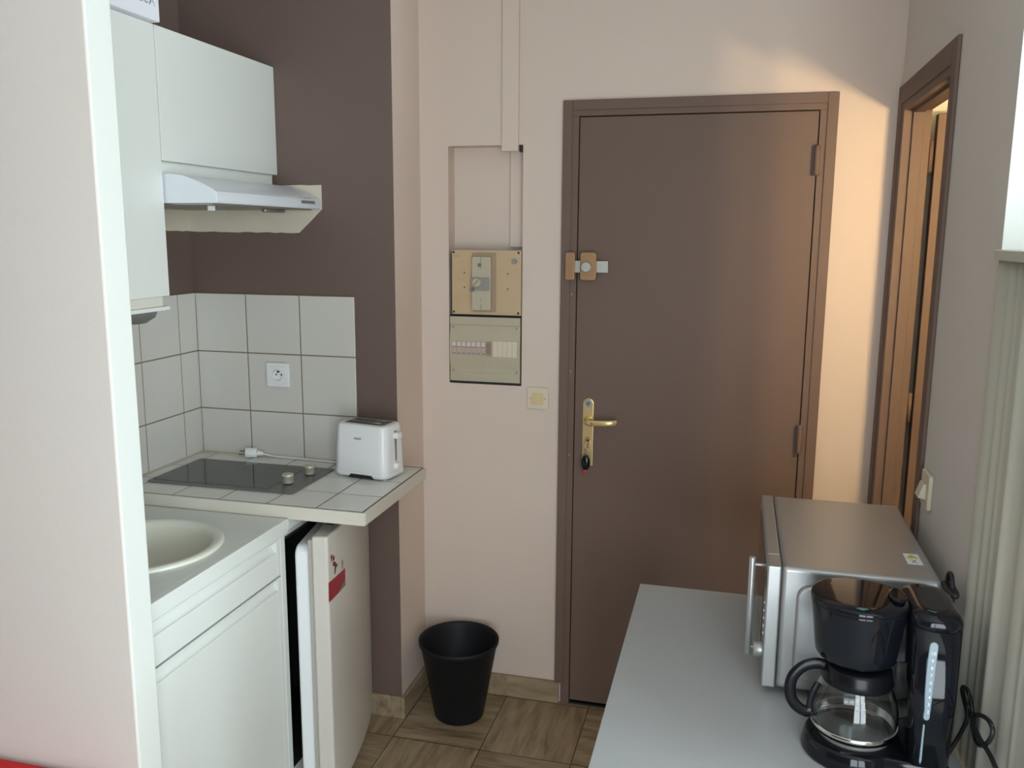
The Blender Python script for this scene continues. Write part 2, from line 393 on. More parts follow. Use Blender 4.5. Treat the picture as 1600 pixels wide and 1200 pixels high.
# ------------------------------------------------------------------ tiles
def tile_panel(name, label, plane, pos, sgn, us, zs, t=0.007, g=0.0019, grout='grout_wall', tile='tile'):
    th = thing(name, label, 'tiles')
    bm = BM(); bt = BM()
    def bxp(b, u0, u1, z0, z1, d0, d1):
        if plane == 'y': box(b, (u0, pos+sgn*d0, z0), (u1, pos+sgn*d1, z1))
        else: box(b, (pos+sgn*d0, u0, z0), (pos+sgn*d1, u1, z1))
    bxp(bm, us[0], us[-1], zs[0], zs[-1], 0, t-0.0012)
    for a, b in zip(us, us[1:]):
        for c, d in zip(zs, zs[1:]): bxp(bt, a+g, b-g, c+g, d-g, 0.001, t)
    obj('grout_bed', bm, grout, th); obj('tiles', bt, tile, th, 0.0015)
    return th
ZT = [0.9125, 1.0700, 1.2710, 1.4716]
tp1 = tile_panel('tile_backsplash', 'three rows of white square tiles on the brown wall behind the hob', 'y', YB, -1, [KX+0.008, -0.540, -0.340, -0.140], ZT)
tp2 = tile_panel('tile_backsplash', 'white square tiles on the side wall left of the corner, below the tall cupboard', 'x', KX+0.0006, 1, [-1.39, -1.346, -1.146, -0.946, -0.746, -0.546, -0.346, YB], ZT)

for tp, lo, hi in ((tp1, (KX+0.008, YB-0.0125, 0.9124), (-0.14, YB-0.0072, 0.9164)), (tp2, (KX+0.0080, -0.728, 0.9124), (KX+0.0125, YB-0.0130, 0.9164))):
    q = bx('sealant', lo, hi, 'seal', tp, 0.0015); q['label'] = 'yellowed sealant bead'
# ------------------------------------------------------------------ tiled worktop with hob
CX1, CY0, CZ, CB = 0.0995, -0.7404, 0.9122, 0.874
wt = thing('tiled_worktop', 'white tiled worktop with cream edging carrying the hob and toaster', 'worktop')
bx('slab', (KX, CY0+0.008, CB+0.001), (CX1-0.009, YB-0.0005, CZ-0.0007), 'grout', wt)
bm = BM(); xs = [KX, -0.672, -0.5185, -0.363, -0.208, -0.053, 0.089]; ys = [-0.7300, -0.584, -0.430, -0.276, YB-0.008]
for a, b in zip(xs, xs[1:]):
    for c, d in zip(ys, ys[1:]): box(bm, (a+0.0021, c+0.0021, CZ-0.006), (b-0.0021, d-0.0021, CZ))
obj('tiles', bm, 'counter_tile', wt, 0.001)
bm = BM(); box(bm, (KX, CY0, CB), (CX1, CY0+0.0085, CZ-0.0003)); obj('front_edging', bm, 'lam_warm', wt, 0.002)
bm = BM(); box(bm, (CX1-0.0085, CY0+0.009, CB), (CX1, YB-0.0005, CZ-0.0003)); obj('side_edging', bm, 'lam_warm', wt, 0.002)

hob = thing('hob', 'black glass two-knob hob set in the white tiled worktop', 'hob')
HX0, HX1, HY0, HY1 = -0.6766, -0.1762, -0.638, -0.352
bm = BM(); prism(bm, rrect(HX0, HY0, HX1, HY1, 0.012), (0,0,CZ), (1,0,0), (0,1,0), (0,0,0.0045)); obj('frame', bm, 'hobsteel', hob, 0.0015)
bm = BM(); prism(bm, [(HX0+0.010, HY0+0.022), (HX1-0.092, HY0+0.022), (HX1-0.092, HY1-0.006), (HX0+0.010, HY1-0.006)], (0,0,CZ+0.0045), (1,0,0), (0,1,0), (0,0,0.0008)); obj('glass_top', bm, 'hobglass', hob)
for x, y in ((-0.239, -0.548), (-0.222, -0.440)):
    bm = BM(); lathe(bm, [(0, 0.003), (0.0165, 0.003), (0.0170, 0.006), (0.0170, 0.0225), (0.0177, 0.023), (0.0177, 0.0295), (0.0165, 0.031), (0, 0.031)], (x, y, CZ+0.0045), 32)
    k = obj('knob', bm, 'knob', hob); k['label'] = 'champagne coloured round knob'
    bm = BM(); cyl(bm, (x, y, CZ+0.0045), (x, y, CZ+0.0076), 0.0135); obj('knob_base', bm, 'dark', k)

# ------------------------------------------------------------------ sink unit
SX, SZ = -0.137, 0.876
SCX, SCY, SR = -0.388, -1.043, 0.205
sc = thing('sink_worktop', 'pale lower worktop around the round sink', 'worktop')
bm = BM()
outer = [(KX, -1.395), (SX-0.018, -1.395), (SX-0.018, -0.7412), (KX, -0.7412)]
n = 64; ring = [(SCX+0.185*math.cos(2*math.pi*i/n), SCY+0.185*math.sin(2*math.pi*i/n)) for i in range(n)]
def edge_pt(a):
    dx, dy = math.cos(a), math.sin(a); t = 9
    if dx > 1e-9: t = min(t, (SX-0.018-SCX)/dx)
    if dx < -1e-9: t = min(t, (KX-SCX)/dx)
    if dy > 1e-9: t = min(t, (-0.7412-SCY)/dy)
    if dy < -1e-9: t = min(t, (-1.395-SCY)/dy)
    return (SCX+dx*t, SCY+dy*t)
angs = sorted({round(2*math.pi*i/n, 6) for i in range(n)} | {round(math.atan2(y-SCY, x-SCX) % (2*math.pi), 6) for x, y in outer})
lay = {}
for z in (SZ-0.038, SZ):
    lay[z] = ([bm.verts.new((SCX+0.185*math.cos(a), SCY+0.185*math.sin(a), z)) for a in angs], [bm.verts.new((*edge_pt(a), z)) for a in angs])
m_ = len(angs); (i0, o0), (i1, o1) = lay[SZ-0.038], lay[SZ]
for k in range(m_):
    j = (k+1) % m_
    bm.faces.new((i1[k], i1[j], o1[j], o1[k])); bm.faces.new((i0[k], i0[j], o0[j], o0[k]))
    bm.faces.new((i0[k], i0[j], i1[j], i1[k])); bm.faces.new((o0[k], o0[j], o1[j], o1[k]))
obj('slab', bm, 'worktop', sc)
bm = BM(); box(bm, (SX-0.018, -1.395, SZ-0.041), (SX, -0.7412, SZ)); obj('front_edging', bm, 'lam', sc, 0.0012)
# thin brown sealant line along the joint with the tiled worktop
bm = BM(); box(bm, (KX, -0.7455, SZ), (-0.135, -0.7412, SZ+0.0022)); s = obj('sealant', bm, 'grout_pale', sc); s['label'] = 'yellowed sealant line'

sk = thing('sink', 'round cream sink set into the pale lower worktop', 'sink')
bm = BM(); lathe(bm, [(0.180, -0.004), (SR-0.002, 0.0002), (SR, 0.003), (SR-0.004, 0.008), (SR-0.012, 0.0105), (SR-0.022, 0.0095), (SR-0.030, 0.004), (SR-0.036, -0.012), (SR-0.042, -0.075), (SR-0.058, -0.115), (0.10, -0.135), (0.03, -0.140), (0.03, -0.146), (0.105, -0.141), (SR-0.050, -0.120), (SR-0.032, -0.075), (SR-0.026, -0.012)], (SCX, SCY, SZ), 72, closed=True)
obj('basin', bm, 'sinkm', sk)
bm = BM(); lathe(bm, [(0, -0.141), (0.028, -0.141), (0.031, -0.1385), (0.024, -0.1375), (0, -0.1385)], (SCX, SCY, SZ)); obj('drain', bm, 'chrome', sk)

bc = thing('sink_base_cabinet', 'white base cupboard with scooped drawer and door edges under the sink', 'cabinet')
bm = BM()
box(bm, (KX+0.003, -1.395, 0.08), (SX-0.021, -1.375, SZ-0.0385)); box(bm, (KX+0.003, -0.782, 0.08), (SX-0.021, -0.760, SZ-0.0385)); box(bm, (KX+0.003, -1.375, 0.08), (KX+0.015, -0.782, SZ-0.0385))
box(bm, (KX+0.015, -1.375, 0.08), (SX-0.021, -0.782, 0.098)); box(bm, (SX-0.10, -1.375, 0.0), (SX-0.08, -0.782, 0.08)); box(bm, (KX+0.003, -0.779, 0.0), (SX-0.08, -0.763, 0.08))
obj('carcass', bm, 'lam', bc)
bx('end_panel', (SX-0.0205, -0.7855, 0.02), (SX, -0.7605, 0.835), 'lam', bc, 0.002)
bx('support_rail', (SX-0.0205, -0.7400, 0.8425), (SX, -0.262, 0.8735), 'lam', wt, 0.001)
def scooped(z0, z1, y0, y1):
    """front with a finger groove routed below its upper edge, the groove stops short of the far end"""
    b = BM(); ye = y1-0.020
    gz0, gz1, gd = z1-0.036, z1-0.005, 0.0160
    pr = [(-0.020, z0), (0.0, z0), (0.0, gz0)]
    for i in range(1, 13):
        a = math.pi/2*i/12; pr.append((-gd*math.sin(a), gz0 + (gz1-gz0-0.002)*(1-math.cos(a))))
    pr += [(-gd, gz1-0.001), (0.0, gz1), (0.0, z1), (-0.020, z1)]
    prism(b, pr, (SX, y0, 0), (1,0,0), (0,0,1), (0, ye-y0, 0)); box(b, (SX-0.020, ye, z0), (SX, y1, z1)); return b
obj('drawer', scooped(0.7285, 0.8345, -1.395, -0.7885), 'lam', bc, 0.001)
obj('door', scooped(0.10, 0.7225, -1.395, -0.7885), 'lam', bc, 0.001)

# ------------------------------------------------------------------ fridge, door ajar
fr = thing('fridge', 'small white fridge under the tiled worktop with its door ajar', 'fridge')
FX, FY0, FY1, FZ = -0.152, -0.752, -0.262, 0.840
bm = BM(); t = 0.035
box(bm, (-0.70, FY0, 0.02), (FX, FY0+0.012, FZ)); box(bm, (-0.70, FY1-t, 0.02), (FX, FY1, FZ)); box(bm, (-0.70, FY0+0.012, FZ-0.022), (FX, FY1-t, FZ)); box(bm, (-0.70, FY0+0.012, 0.02), (FX, FY1-t, 0.09)); box(bm, (-0.70, FY0+0.012, 0.09), (-0.66, FY1-t, FZ-0.022))
obj('body', bm, 'fridge', fr, 0.002)
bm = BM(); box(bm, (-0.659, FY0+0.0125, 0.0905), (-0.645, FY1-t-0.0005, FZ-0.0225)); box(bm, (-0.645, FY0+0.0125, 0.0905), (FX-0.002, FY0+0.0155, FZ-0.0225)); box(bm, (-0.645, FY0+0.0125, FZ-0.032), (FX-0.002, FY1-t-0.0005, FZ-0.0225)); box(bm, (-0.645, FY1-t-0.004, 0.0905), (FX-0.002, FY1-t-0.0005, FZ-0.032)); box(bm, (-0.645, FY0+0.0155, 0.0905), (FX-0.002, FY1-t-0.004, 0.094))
obj('interior_shade', bm, 'dark', fr)  # dark sheets stand in for the shade inside the open fridge
for y in (FY0+0.05, FY1-0.05):
    for x in (-0.65, FX-0.05):
        bm = BM(); cyl(bm, (x, y, 0), (x, y, 0.0205), 0.014); obj('foot', bm, 'black_satin', fr)
# the door: local frame at its hinge edge, u along the door to its free edge, v outward; its face is bowed
hx, hy = -0.098, -0.272; nx, ny = -0.0075, -0.757
dv = Vector((nx-hx, ny-hy, 0)); DL = dv.length; du = dv.normalized(); dn = Vector((-du.y, du.x, 0))
if dn.x < 0: dn = -dn
O = Vector((hx, hy, 0)); BOW = 0.016
def arc(u): return 4*BOW*u*(DL-u)/DL**2
b = BM(); na = 20
prism(b, [(DL*i/na, arc(DL*i/na)) for i in range(na+1)] + [(DL, -0.046), (0, -0.046)], O+Vector((0,0,0.033)), du, dn, (0,0,0.805))
fd = obj('door', b, 'fridge', fr, 0.007, 4)
b = BM(); prism(b, [(0.012, -0.060), (DL-0.012, -0.060), (DL-0.012, -0.0465), (0.012, -0.0465)], O+Vector((0,0,0.045)), du, dn, (0,0,0.780)); obj('gasket', b, 'gasket', fd, 0.003)
b = BM(); prism(b, rrect(0.05, 0.07, DL-0.020, 0.800, 0.03), O + dn*(-0.0602), du, (0,0,1), dn*(-0.042)); obj('inner_liner', b, 'liner', fd, 0.008, 3)
b = BM(); prism(b, [(0.06, -0.034), (DL-0.10, -0.034), (DL-0.10, -0.010), (0.06, -0.010)], O+Vector((0,0,0.8382)), du, dn, (0,0,0.0008)); obj('grip_slot', b, 'grey', fd)
def sticker(name, pts, m, off=0.0004, label=None):
    """thin sticker following the bowed face: polygon in (u, z), cut in strips"""
    b = BM(); us = [p[0] for p in pts]; 
    vs = [b.verts.new(O + du*u + dn*(arc(u)+off) + Vector((0,0,z))) for u, z in pts]
    f = b.faces.new(vs)
    for k in range(1, 8):
        u = min(us) + (max(us)-min(us))*k/8
        bmesh.ops.bisect_plane(b, geom=b.verts[:]+b.edges[:]+b.faces[:], plane_co=O+du*u, plane_no=du)
    for v in b.verts:
        p = v.co - O; u = p.dot(du); v.co = O + du*u + dn*(arc(u)+off) + Vector((0,0,p.z))
    ext = bmesh.ops.extrude_face_region(b, geom=b.faces[:])
    for v in [g for g in ext['geom'] if isinstance(g, bmesh.types.BMVert)]: v.co -= dn*(off-0.00005)
    o = obj(name, b, m, fd)
    if label: o['label'] = label
    return o
sticker('sticker', [(0.493, 0.704), (0.362, 0.697), (0.362, 0.665), (0.428, 0.6445), (0.494, 0.6455)], 'red', label='red rectangular sticker')
sticker('sticker_band', [(0.362, 0.6645), (0.362, 0.643), (0.428, 0.6437)], 'olive')
for pts, m in (([(0.476, 0.770), (0.470, 0.779), (0.463, 0.777), (0.461, 0.768), (0.466, 0.760), (0.474, 0.756), (0.470, 0.766)], 'maroon'),
               ([(0.457, 0.772), (0.447, 0.767), (0.445, 0.757), (0.456, 0.752), (0.461, 0.760)], 'maroon'),
               ([(0.459, 0.752), (0.441, 0.748), (0.431, 0.733), (0.425, 0.737), (0.424, 0.729), (0.436, 0.727), (0.443, 0.712), (0.450, 0.713), (0.447, 0.735), (0.461, 0.742)], 'maroon'),
               ([(0.394, 0.727), (0.384, 0.733), (0.376, 0.724), (0.379, 0.703), (0.392, 0.703), (0.389, 0.714)], 'ochre')):
    sticker('sticker_print', pts, m)

# ------------------------------------------------------------------ wall cupboards and hood
UF, UZ0, UZ1 = -0.404, 1.861, 2.198
uc = thing('wall_cupboard', 'short white wall cupboard above the extractor hood', 'cupboard')
bm = BM(); box(bm, (KX, -0.8375, UZ1-0.018), (UF-0.019, YB-0.0005, UZ1)); box(bm, (KX, -0.8375, UZ0-0.004), (UF-0.019, YB-0.0005, UZ0+0.014)); box(bm, (KX, -0.8375, UZ0+0.014), (UF-0.019, -0.8195, UZ1-0.018)); box(bm, (KX, -0.2610, UZ0+0.014), (UF-0.019, YB-0.0005, UZ1-0.018)); box(bm, (KX, -0.8195, UZ0+0.014), (KX+0.01, -0.261, UZ1-0.018))
box(bm, (KX, -0.8375, 1.829), (UF-0.012, YB-0.0155, UZ0-0.004))
obj('carcass', bm, 'lam', uc)
bx('door', (UF-0.0185, -0.8372, UZ0), (UF, YB-0.0015, UZ1), 'lam', uc, 0.0012)
tc = thing('wall_cupboard', 'tall white wall cupboard beside the partition, box standing on it', 'cupboard')
TY0, TY1, TZ0 = -1.397, -0.8405, 1.508
bm = BM(); box(bm, (KX, TY0, TZ0), (UF-0.019, TY0+0.018, UZ1)); box(bm, (KX, TY1-0.018, TZ0), (UF-0.019, TY1, UZ1)); box(bm, (KX, TY0+0.018, UZ1-0.018), (UF-0.019, TY1-0.018, UZ1)); box(bm, (KX, TY0+0.018, TZ0), (UF-0.019, TY1-0.018, TZ0+0.018)); box(bm, (KX, TY0+0.018, TZ0+0.018), (KX+0.01, TY1-0.018, UZ1-0.018))
obj('carcass', bm, 'lam', tc)
bx('door', (UF-0.0185, TY0, TZ0), (UF, TY1-0.0008, UZ1), 'lam', tc, 0.0012)
bx('bottom_rail', (KX, TY0, 1.4815), (UF-0.006, TY1-0.023, TZ0-0.0005), 'lam_warm', tc, 0.001)
bx('bottom_shelf', (KX, TY0, 1.4705), (UF, TY1-0.002, 1.481), 'lam', tc, 0.001)
bm = BM(); lathe(bm, [(0, 0), (0.075, 0), (0.078, -0.012), (0.070, -0.034), (0.045, -0.050), (0, -0.054)], (-0.60, -0.76, 1.470), 40)
tag(obj('rounded_fitting', bm, 'grey'), 'dark rounded fitting under the tall white wall cupboard', 'lamp').name = 'cupboard_fitting'  # plain rounded fitting of unknown use, not a known lamp

hd = thing('extractor_hood', 'white extractor hood under the short wall cupboard', 'hood')
def hood_prof(off=0):
    pr = [(KX+0.0015, 1.828), (-0.395, 1.828), (-0.352, 1.824)]
    for i in range(0, 9):
        t = i/8; pr.append((-0.352 + (-0.262+0.352)*t, 1.824 - 0.026*t - 0.010*t*t))
    pr += [(-0.253, 1.781), (-0.250, 1.772), (-0.250, 1.757), (-0.252, 1.751), (KX+0.0015, 1.751)]
    out = []
    for p in pr:
        if not out or math.hypot(p[0]-out[-1][0], p[1]-out[-1][1]) > 1e-5: out.append(p)
    return out
bm = BM(); prism(bm, hood_prof(), (0, -0.836, 0), (1,0,0), (0,0,1), (0, 0.836+YB-0.0025, 0)); obj('shell', bm, 'hood', hd, 0.002)
bm = BM(); prism(bm, [(KX+0.02, -0.82), (-0.275, -0.82), (-0.275, -0.265), (KX+0.02, -0.265)], (0, 0, 1.7505), (1,0,0), (0,1,0), (0,0,-0.003)); obj('filter', bm, 'steel', hd)
bm = BM(); prism(bm, [(0.02*math.cos(a), 0.062*math.sin(a)) for a in [2*math.pi*i/32 for i in range(32)]], (-0.335, -0.40, 1.7475), (1,0,0), (0,1,0), (0,0,-0.010)); obj('lamp_lens', bm, 'lens', hd, 0.003)
bx('latch_tab', (-0.345, -0.735, 1.735), (-0.335, -0.715, 1.7474), 'toaster', hd)
for i in range(5):
    bx('button', (-0.2505, -0.379+i*0.0178, 1.7665), (-0.2485, -0.379+i*0.0178+0.0150, 1.7755), 'grey', hd)
for i in range(5):
    bm = BM(); y = -0.386+i*0.0165; cyl(bm, (-0.2508, y, 1.7833), (-0.2490, y+0.0001, 1.7836), 0.0016, n=10); obj('indicator', bm, 'grey' if i > 1 else 'greyink', hd)

pk = thing('cardboard_box', 'white printed box lying on top of the tall wall cupboard', 'box')
BX1, BXY1 = -0.380, -0.846
bx('carton', (-0.72, -1.39, UZ1+0.0005), (BX1, BXY1, UZ1+0.30), 'card', pk, 0.003)
text('print', 'MICROONDA / ', 0.034, 'pinkink', (BX1+0.0001, -1.105, UZ1+0.036), (0,1,0), (0,0,1), pk)
text('print', 'MIKRODALGA', 0.034, 'greyink', (BX1+0.0001, -1.082, UZ1+0.036), (0,1,0), (0,0,1), pk)

# ------------------------------------------------------------------ socket, plug, toaster
def screw(bm, p, d, r=0.003, h=0.0012, mi=0):
    p = Vector(p); cyl(bm, p, p + Vector(d)*h, r, r*0.8, 12, mi)
so = thing('wall_socket', 'white power socket on the tiles behind the hob', 'socket')
sx0, sx1, sz0, sz1 = -0.466, -0.382, 1.159, 1.243; yt = YB-0.007
cx_, cz_ = (sx0+sx1)/2, (sz0+sz1)/2; R0 = 0.0195
def holed(bm, rect, r, ya, yb2, n=48):
    """rounded square plate with a round hole, between two depths"""
    x0, z0, x1, z1 = rect; A = []
    for k in range(n):
        t = 2*math.pi*k/n; dx, dz = math.cos(t), math.sin(t)
        q = min((x1-cx_)/abs(dx) if abs(dx) > 1e-9 else 9, (z1-cz_)/abs(dz) if abs(dz) > 1e-9 else 9)
        A.append(((cx_+dx*q, cz_+dz*q), (cx_+dx*r, cz_+dz*r)))
    L = [[[bm.verts.new((p[0], y, p[1])) for p in a] for a in A] for y in (ya, yb2)]
    for k in range(n):
        j = (k+1) % n
        bm.faces.new((L[1][k][0], L[1][j][0], L[1][j][1], L[1][k][1])); bm.faces.new((L[0][k][0], L[0][j][0], L[0][j][1], L[0][k][1]))
        bm.faces.new((L[0][k][0], L[0][j][0], L[1][j][0], L[1][k][0])); bm.faces.new((L[0][k][1], L[0][j][1], L[1][j][1], L[1][k][1]))
bm = BM(); holed(bm, (sx0, sz0, sx1, sz1), 0.026, yt, yt-0.012); obj('face_plate', bm, 'toaster', so, 0.004, 3)
bm = BM(); holed(bm, (sx0+0.012, sz0+0.012, sx1-0.012, sz1-0.012), R0, yt-0.0121, yt-0.0145); obj('insert', bm, 'toaster', so, 0.0008)
bm = BM(); n = 40
rg = [[bm.verts.new((cx_+r*math.cos(2*math.pi*i/n), yt+y, cz_+r*math.sin(2*math.pi*i/n))) for i in range(n)] for r, y in ((R0+0.0003, -0.0143), (R0-0.0015, -0.002))]
for i in range(n): bm.faces.new((rg[0][i], rg[0][(i+1)%n], rg[1][(i+1)%n], rg[1][i]))
bm.faces.new(rg[1]); obj('socket_well', bm, 'toaster', so)
for x, z, r in ((-0.0095, 0, 0.0030), (0.0095, 0, 0.0030), (0, 0.0105, 0.0030)):
    bm = BM(); cyl(bm, (cx_+x, yt-0.0021, cz_+z), (cx_+x, yt-0.0026 - (0.008 if z else 0), cz_+z), r, n=12); obj('contact', bm, 'dark', so)

TA = math.radians(-9.0)
ts = thing('toaster', 'white two-slot toaster on the corner of the tiled worktop', 'toaster', (-0.0475, -0.366, CZ), TA)
tw, td, th_ = 0.098, 0.062, 0.172
def loft(bm, sections, mi=0, n=8, cap=True):
    rings = []
    for z, hx_, hy_, r in sections: rings.append([bm.verts.new((x, y, z)) for x, y in rrect(-hx_, -hy_, hx_, hy_, r, n)])
    for A, B in zip(rings, rings[1:]):
        for i in range(len(A)):
            f = bm.faces.new((A[i], A[(i+1)%len(A)], B[(i+1)%len(A)], B[i])); f.smooth = True; f.material_index = mi
    if cap: bm.faces.new(rings[0][::-1]).material_index = mi; bm.faces.new(rings[-1]).material_index = mi
bm = BM(); loft(bm, [(0.008, tw, td, 0.028), (0.030, tw+0.0005, td, 0.028), (0.10, tw-0.001, td-0.003, 0.028), (0.155, tw-0.004, td-0.007, 0.027), (0.166, tw-0.006, td-0.009, 0.026), (0.1705, tw-0.010, td-0.013, 0.023), (0.172, tw-0.016, td-0.019, 0.018)])
sh = obj('shell', bm, 'toaster', ts)
bm = BM(); loft(bm, [(0.004, tw-0.004, td-0.004, 0.026), (0.0085, tw+0.001, td+0.001, 0.028), (0.022, tw+0.0012, td+0.0008, 0.028), (0.024, tw-0.002, td-0.002, 0.027)]); obj('base', bm, 'toaster', ts)
bm = BM(); prism(bm, [(-0.040, 0.0036), (0.055, 0.0036), (0.046, 0.0150), (-0.030, 0.0150)], (0.0, -td-0.0003, 0), (1,0,0), (0,0,1), (0, -0.0012, 0)); obj('base_recess', bm, 'dark', ts)
for x in (-0.078, 0.078):
    for y in (-0.04, 0.04):
        bm = BM(); cyl(bm, (x, y, 0), (x, y, 0.006), 0.009, n=16); obj('foot', bm, 'toaster', ts)
bm = BM(); prism(bm, rrect(-0.072, -0.036, 0.072, 0.036, 0.012), (0, 0, 0.1718), (1,0,0), (0,1,0), (0,0,0.0016)); obj('slot_surround', bm, 'grey', ts, 0.0006)
for y in (-0.018, 0.018):
    bm = BM(); prism(bm, rrect(-0.060, y-0.0095, 0.060, y+0.0095, 0.004), (0, 0, 0.1735), (1,0,0), (0,1,0), (0,0,0.0006)); s = obj('slot', bm, 'dark', ts)
    for k in range(2):
        bm = BM(); yy = y-0.0035+k*0.007; tube(bm, [(-0.058, yy, 0.1744), (0.058, yy, 0.1744)], 0.0007, 6); obj('guard_wire', bm, 'steel', s)
xe = tw
bm = BM(); box(bm, (xe-0.003, -0.0035, 0.055), (xe+0.0009, 0.0035, 0.152)); obj('lever_slot', bm, 'grey', ts)
bm = BM(); prism(bm, rrect(-0.014, 0.128, 0.014, 0.148, 0.006), (xe-0.003, 0, 0), (0,1,0), (0,0,1), (0.019, 0, 0)); obj('lever', bm, 'toaster', ts, 0.003)
bm = BM(); cyl(bm, (xe-0.003, 0, 0.038), (xe+0.012, 0, 0.038), 0.0125, 0.0110, 24); obj('browning_knob', bm, 'toaster', ts, 0.0015)
text('logo', 'PHILIPS', 0.0085, 'ink', (-0.004, -td+0.0012, 0.126), (1,0,0), (0,0.04,1), ts, 'CENTER')
bm = BM(); tube(bm, [(-0.487, -0.2690, CZ+0.0125), (-0.45, -0.262, CZ+0.0036), (-0.38, -0.2610, CZ+0.0036), (-0.30, -0.2720, CZ+0.0036), (-0.23, -0.272, CZ+0.0036), (-0.16, -0.283, CZ+0.0036), (-0.10, -0.287, CZ+0.0036), (-0.06, -0.290, CZ+0.008)], 0.0032, 10, 0, 3); cb = obj('power_cord', bm, 'toaster', ts)
cb.matrix_parent_inverse = (Matrix.Translation(ts.location) @ Matrix.Rotation(TA, 4, 'Z')).inverted()

bm = BM(); cyl(bm, (-0.541, -0.292, CZ+0.0185), (-0.505, -0.276, CZ+0.0165), 0.0180, 0.0165, 24); cyl(bm, (-0.505, -0.276, CZ+0.0165), (-0.485, -0.268, CZ+0.012), 0.0120, 0.005, 20); pg = obj('plug', bm, 'toaster', cb, 0.002)
bm = BM(); cyl(bm, (-0.5385, -0.2909, CZ+0.0185), (-0.5425, -0.2927, CZ+0.0185), 0.0130, 0.0120, 24); dy = 0
for dy, dz in ((-0.007, 0.004), (0.007, -0.004)): cyl(bm, (-0.541+dy*0.4, -0.292-dy, CZ+0.0185+dz), (-0.559+dy*0.4, -0.300-dy, CZ+0.0190+dz), 0.0024, n=10)
obj('plug_pins', bm, 'lens', cb)

# ------------------------------------------------------------------ waste bin
wb = thing('waste_bin', 'black round waste bin in the corner beside the entry door', 'bin')
BCX, BCY, BH = 0.187, -0.172, 0.285
bm = BM(); lathe(bm, [(0.0, 0.0), (0.080, 0.0), (0.086, 0.005), (0.1335, BH-0.016), (0.1365, BH-0.016), (0.1390, BH-0.013), (0.1405, BH-0.002), (0.1390, BH), (0.1365, BH-0.001), (0.1310, BH-0.014), (0.083, 0.010), (0.0, 0.008)], (BCX, BCY, 0), 72)
obj('bucket', bm, 'bin', wb)

# ------------------------------------------------------------------ meter niche on the back wall
tr = thing('cable_trunking', 'narrow painted cable trunking running down the wall above the meter niche', 'trunking')
bx('cover', (0.292, -0.014, 1.946), (0.348, -0.0002, H), 'trunk', tr, 0.0015)
bx('lower_cover', (0.306, 0.050, 1.632), (NX1-0.001, 0.0665, 1.9655), 'trunk', tr, 0.001)
bx('corner_dark_edge', (0.349, -0.001, 1.945), (0.3615, 0.03, 1.966), 'dark', tr)  # small dark block at the top right corner of the niche
mb = thing('meter_board', 'yellowed main switch board in the wall niche, upper of the two panels', 'fuse box')
UX0, UX1, UZa, UZb = 0.1145, 0.3600, 1.402, 1.622
bx('niche_gap_shade', (UX0-0.004, 0.0, UZa-0.004), (UX1+0.0015, 0.060, UZb-0.004), 'dark', mb)  # dark block gives the shaded gap around the board
bx('board', (UX0, -0.0085, UZa), (UX1, -0.0002, UZb), 'panelb', mb, 0.0015)
yb_ = -0.0085
for x in (UX0+0.007, UX1-0.009):
    for z in (UZa+0.008, UZb-0.008): bx('corner_clip', (x-0.0035, yb_-0.0006, z-0.0035), (x+0.0035, yb_+0.0005, z+0.0035), 'dark', mb)
for x, z in ((0.160, 1.545), (0.160, 1.495), (0.314, 1.543), (0.314, 1.492)):
    bm = BM(); cyl(bm, (x, yb_-0.0006, z), (x, yb_+0.0005, z), 0.0024, n=12); obj('screw_hole', bm, 'dark', mb)
for x, z in ((0.138, 1.588), (0.140, 1.447), (0.336, 1.444)):
    bm = BM(); cyl(bm, (x, yb_-0.0012, z), (x, yb_+0.0005, z), 0.0090, n=24); obj('blank_cap', bm, 'panelb', mb, 0.0006)
bm = BM(); cyl(bm, (0.336, yb_-0.002, 1.586), (0.336, yb_+0.0005, 1.586), 0.0100, n=20); cyl(bm, (0.340, yb_-0.014, 1.584), (0.340, yb_-0.002, 1.584), 0.0055, n=16); obj('sealing_screw', bm, 'steel', mb)
text('print', 'E.D.F.', 0.009, 'paneld', (UX0+0.008, yb_-0.0002, UZb-0.023), (1,0,0), (0,0,1), mb)
bm = BM(); prism(bm, rrect(0.190, 1.413, 0.272, 1.612, 0.004), (0, yb_, 0), (1,0,0), (0,0,1), (0, -0.007, 0)); sf = obj('switch_housing', bm, 'paneld', mb, 0.002)
bx('switch_cover', (0.192, yb_-0.022, 1.418), (0.259, yb_-0.0072, 1.600), 'panelg', mb, 0.003)
ys_ = yb_-0.022
bx('rating_plate', (0.191, ys_-0.0012, 1.486), (0.257, ys_-0.0001, 1.532), 'steel', mb)
bm = BM(); cyl(bm, (0.211, ys_-0.0012, 1.513), (0.211, ys_-0.010, 1.513), 0.0155, 0.0145, 28); dk = obj('dial', bm, 'panelg', mb, 0.001)
bm = BM(); prism(bm, [(-0.012, -0.0012), (0.012, -0.0012), (0.012, 0.0012), (-0.012, 0.0012)], (0.211, ys_-0.0102, 1.513), (0.64, 0, 0.77), (-0.77, 0, 0.64), (0, -0.0008, 0)); obj('pointer', bm, 'grey', dk)
bm = BM(); cyl(bm, (0.197, ys_-0.0002, 1.489), (0.197, ys_-0.011, 1.489), 0.0070, n=18); obj('reset_button', bm, 'grey', mb)
bm = BM(); cyl(bm, (0.2205, ys_, 1.572), (0.2205, ys_-0.003, 1.572), 0.0065, n=18); obj('cover_screw', bm, 'grey', mb)
for z0, z1 in ((1.558, 1.600), (1.419, 1.440), (1.448, 1.460)): bx('cover_groove', (0.2245, ys_-0.0006, z0), (0.2257, ys_, z1), 'grey', mb)

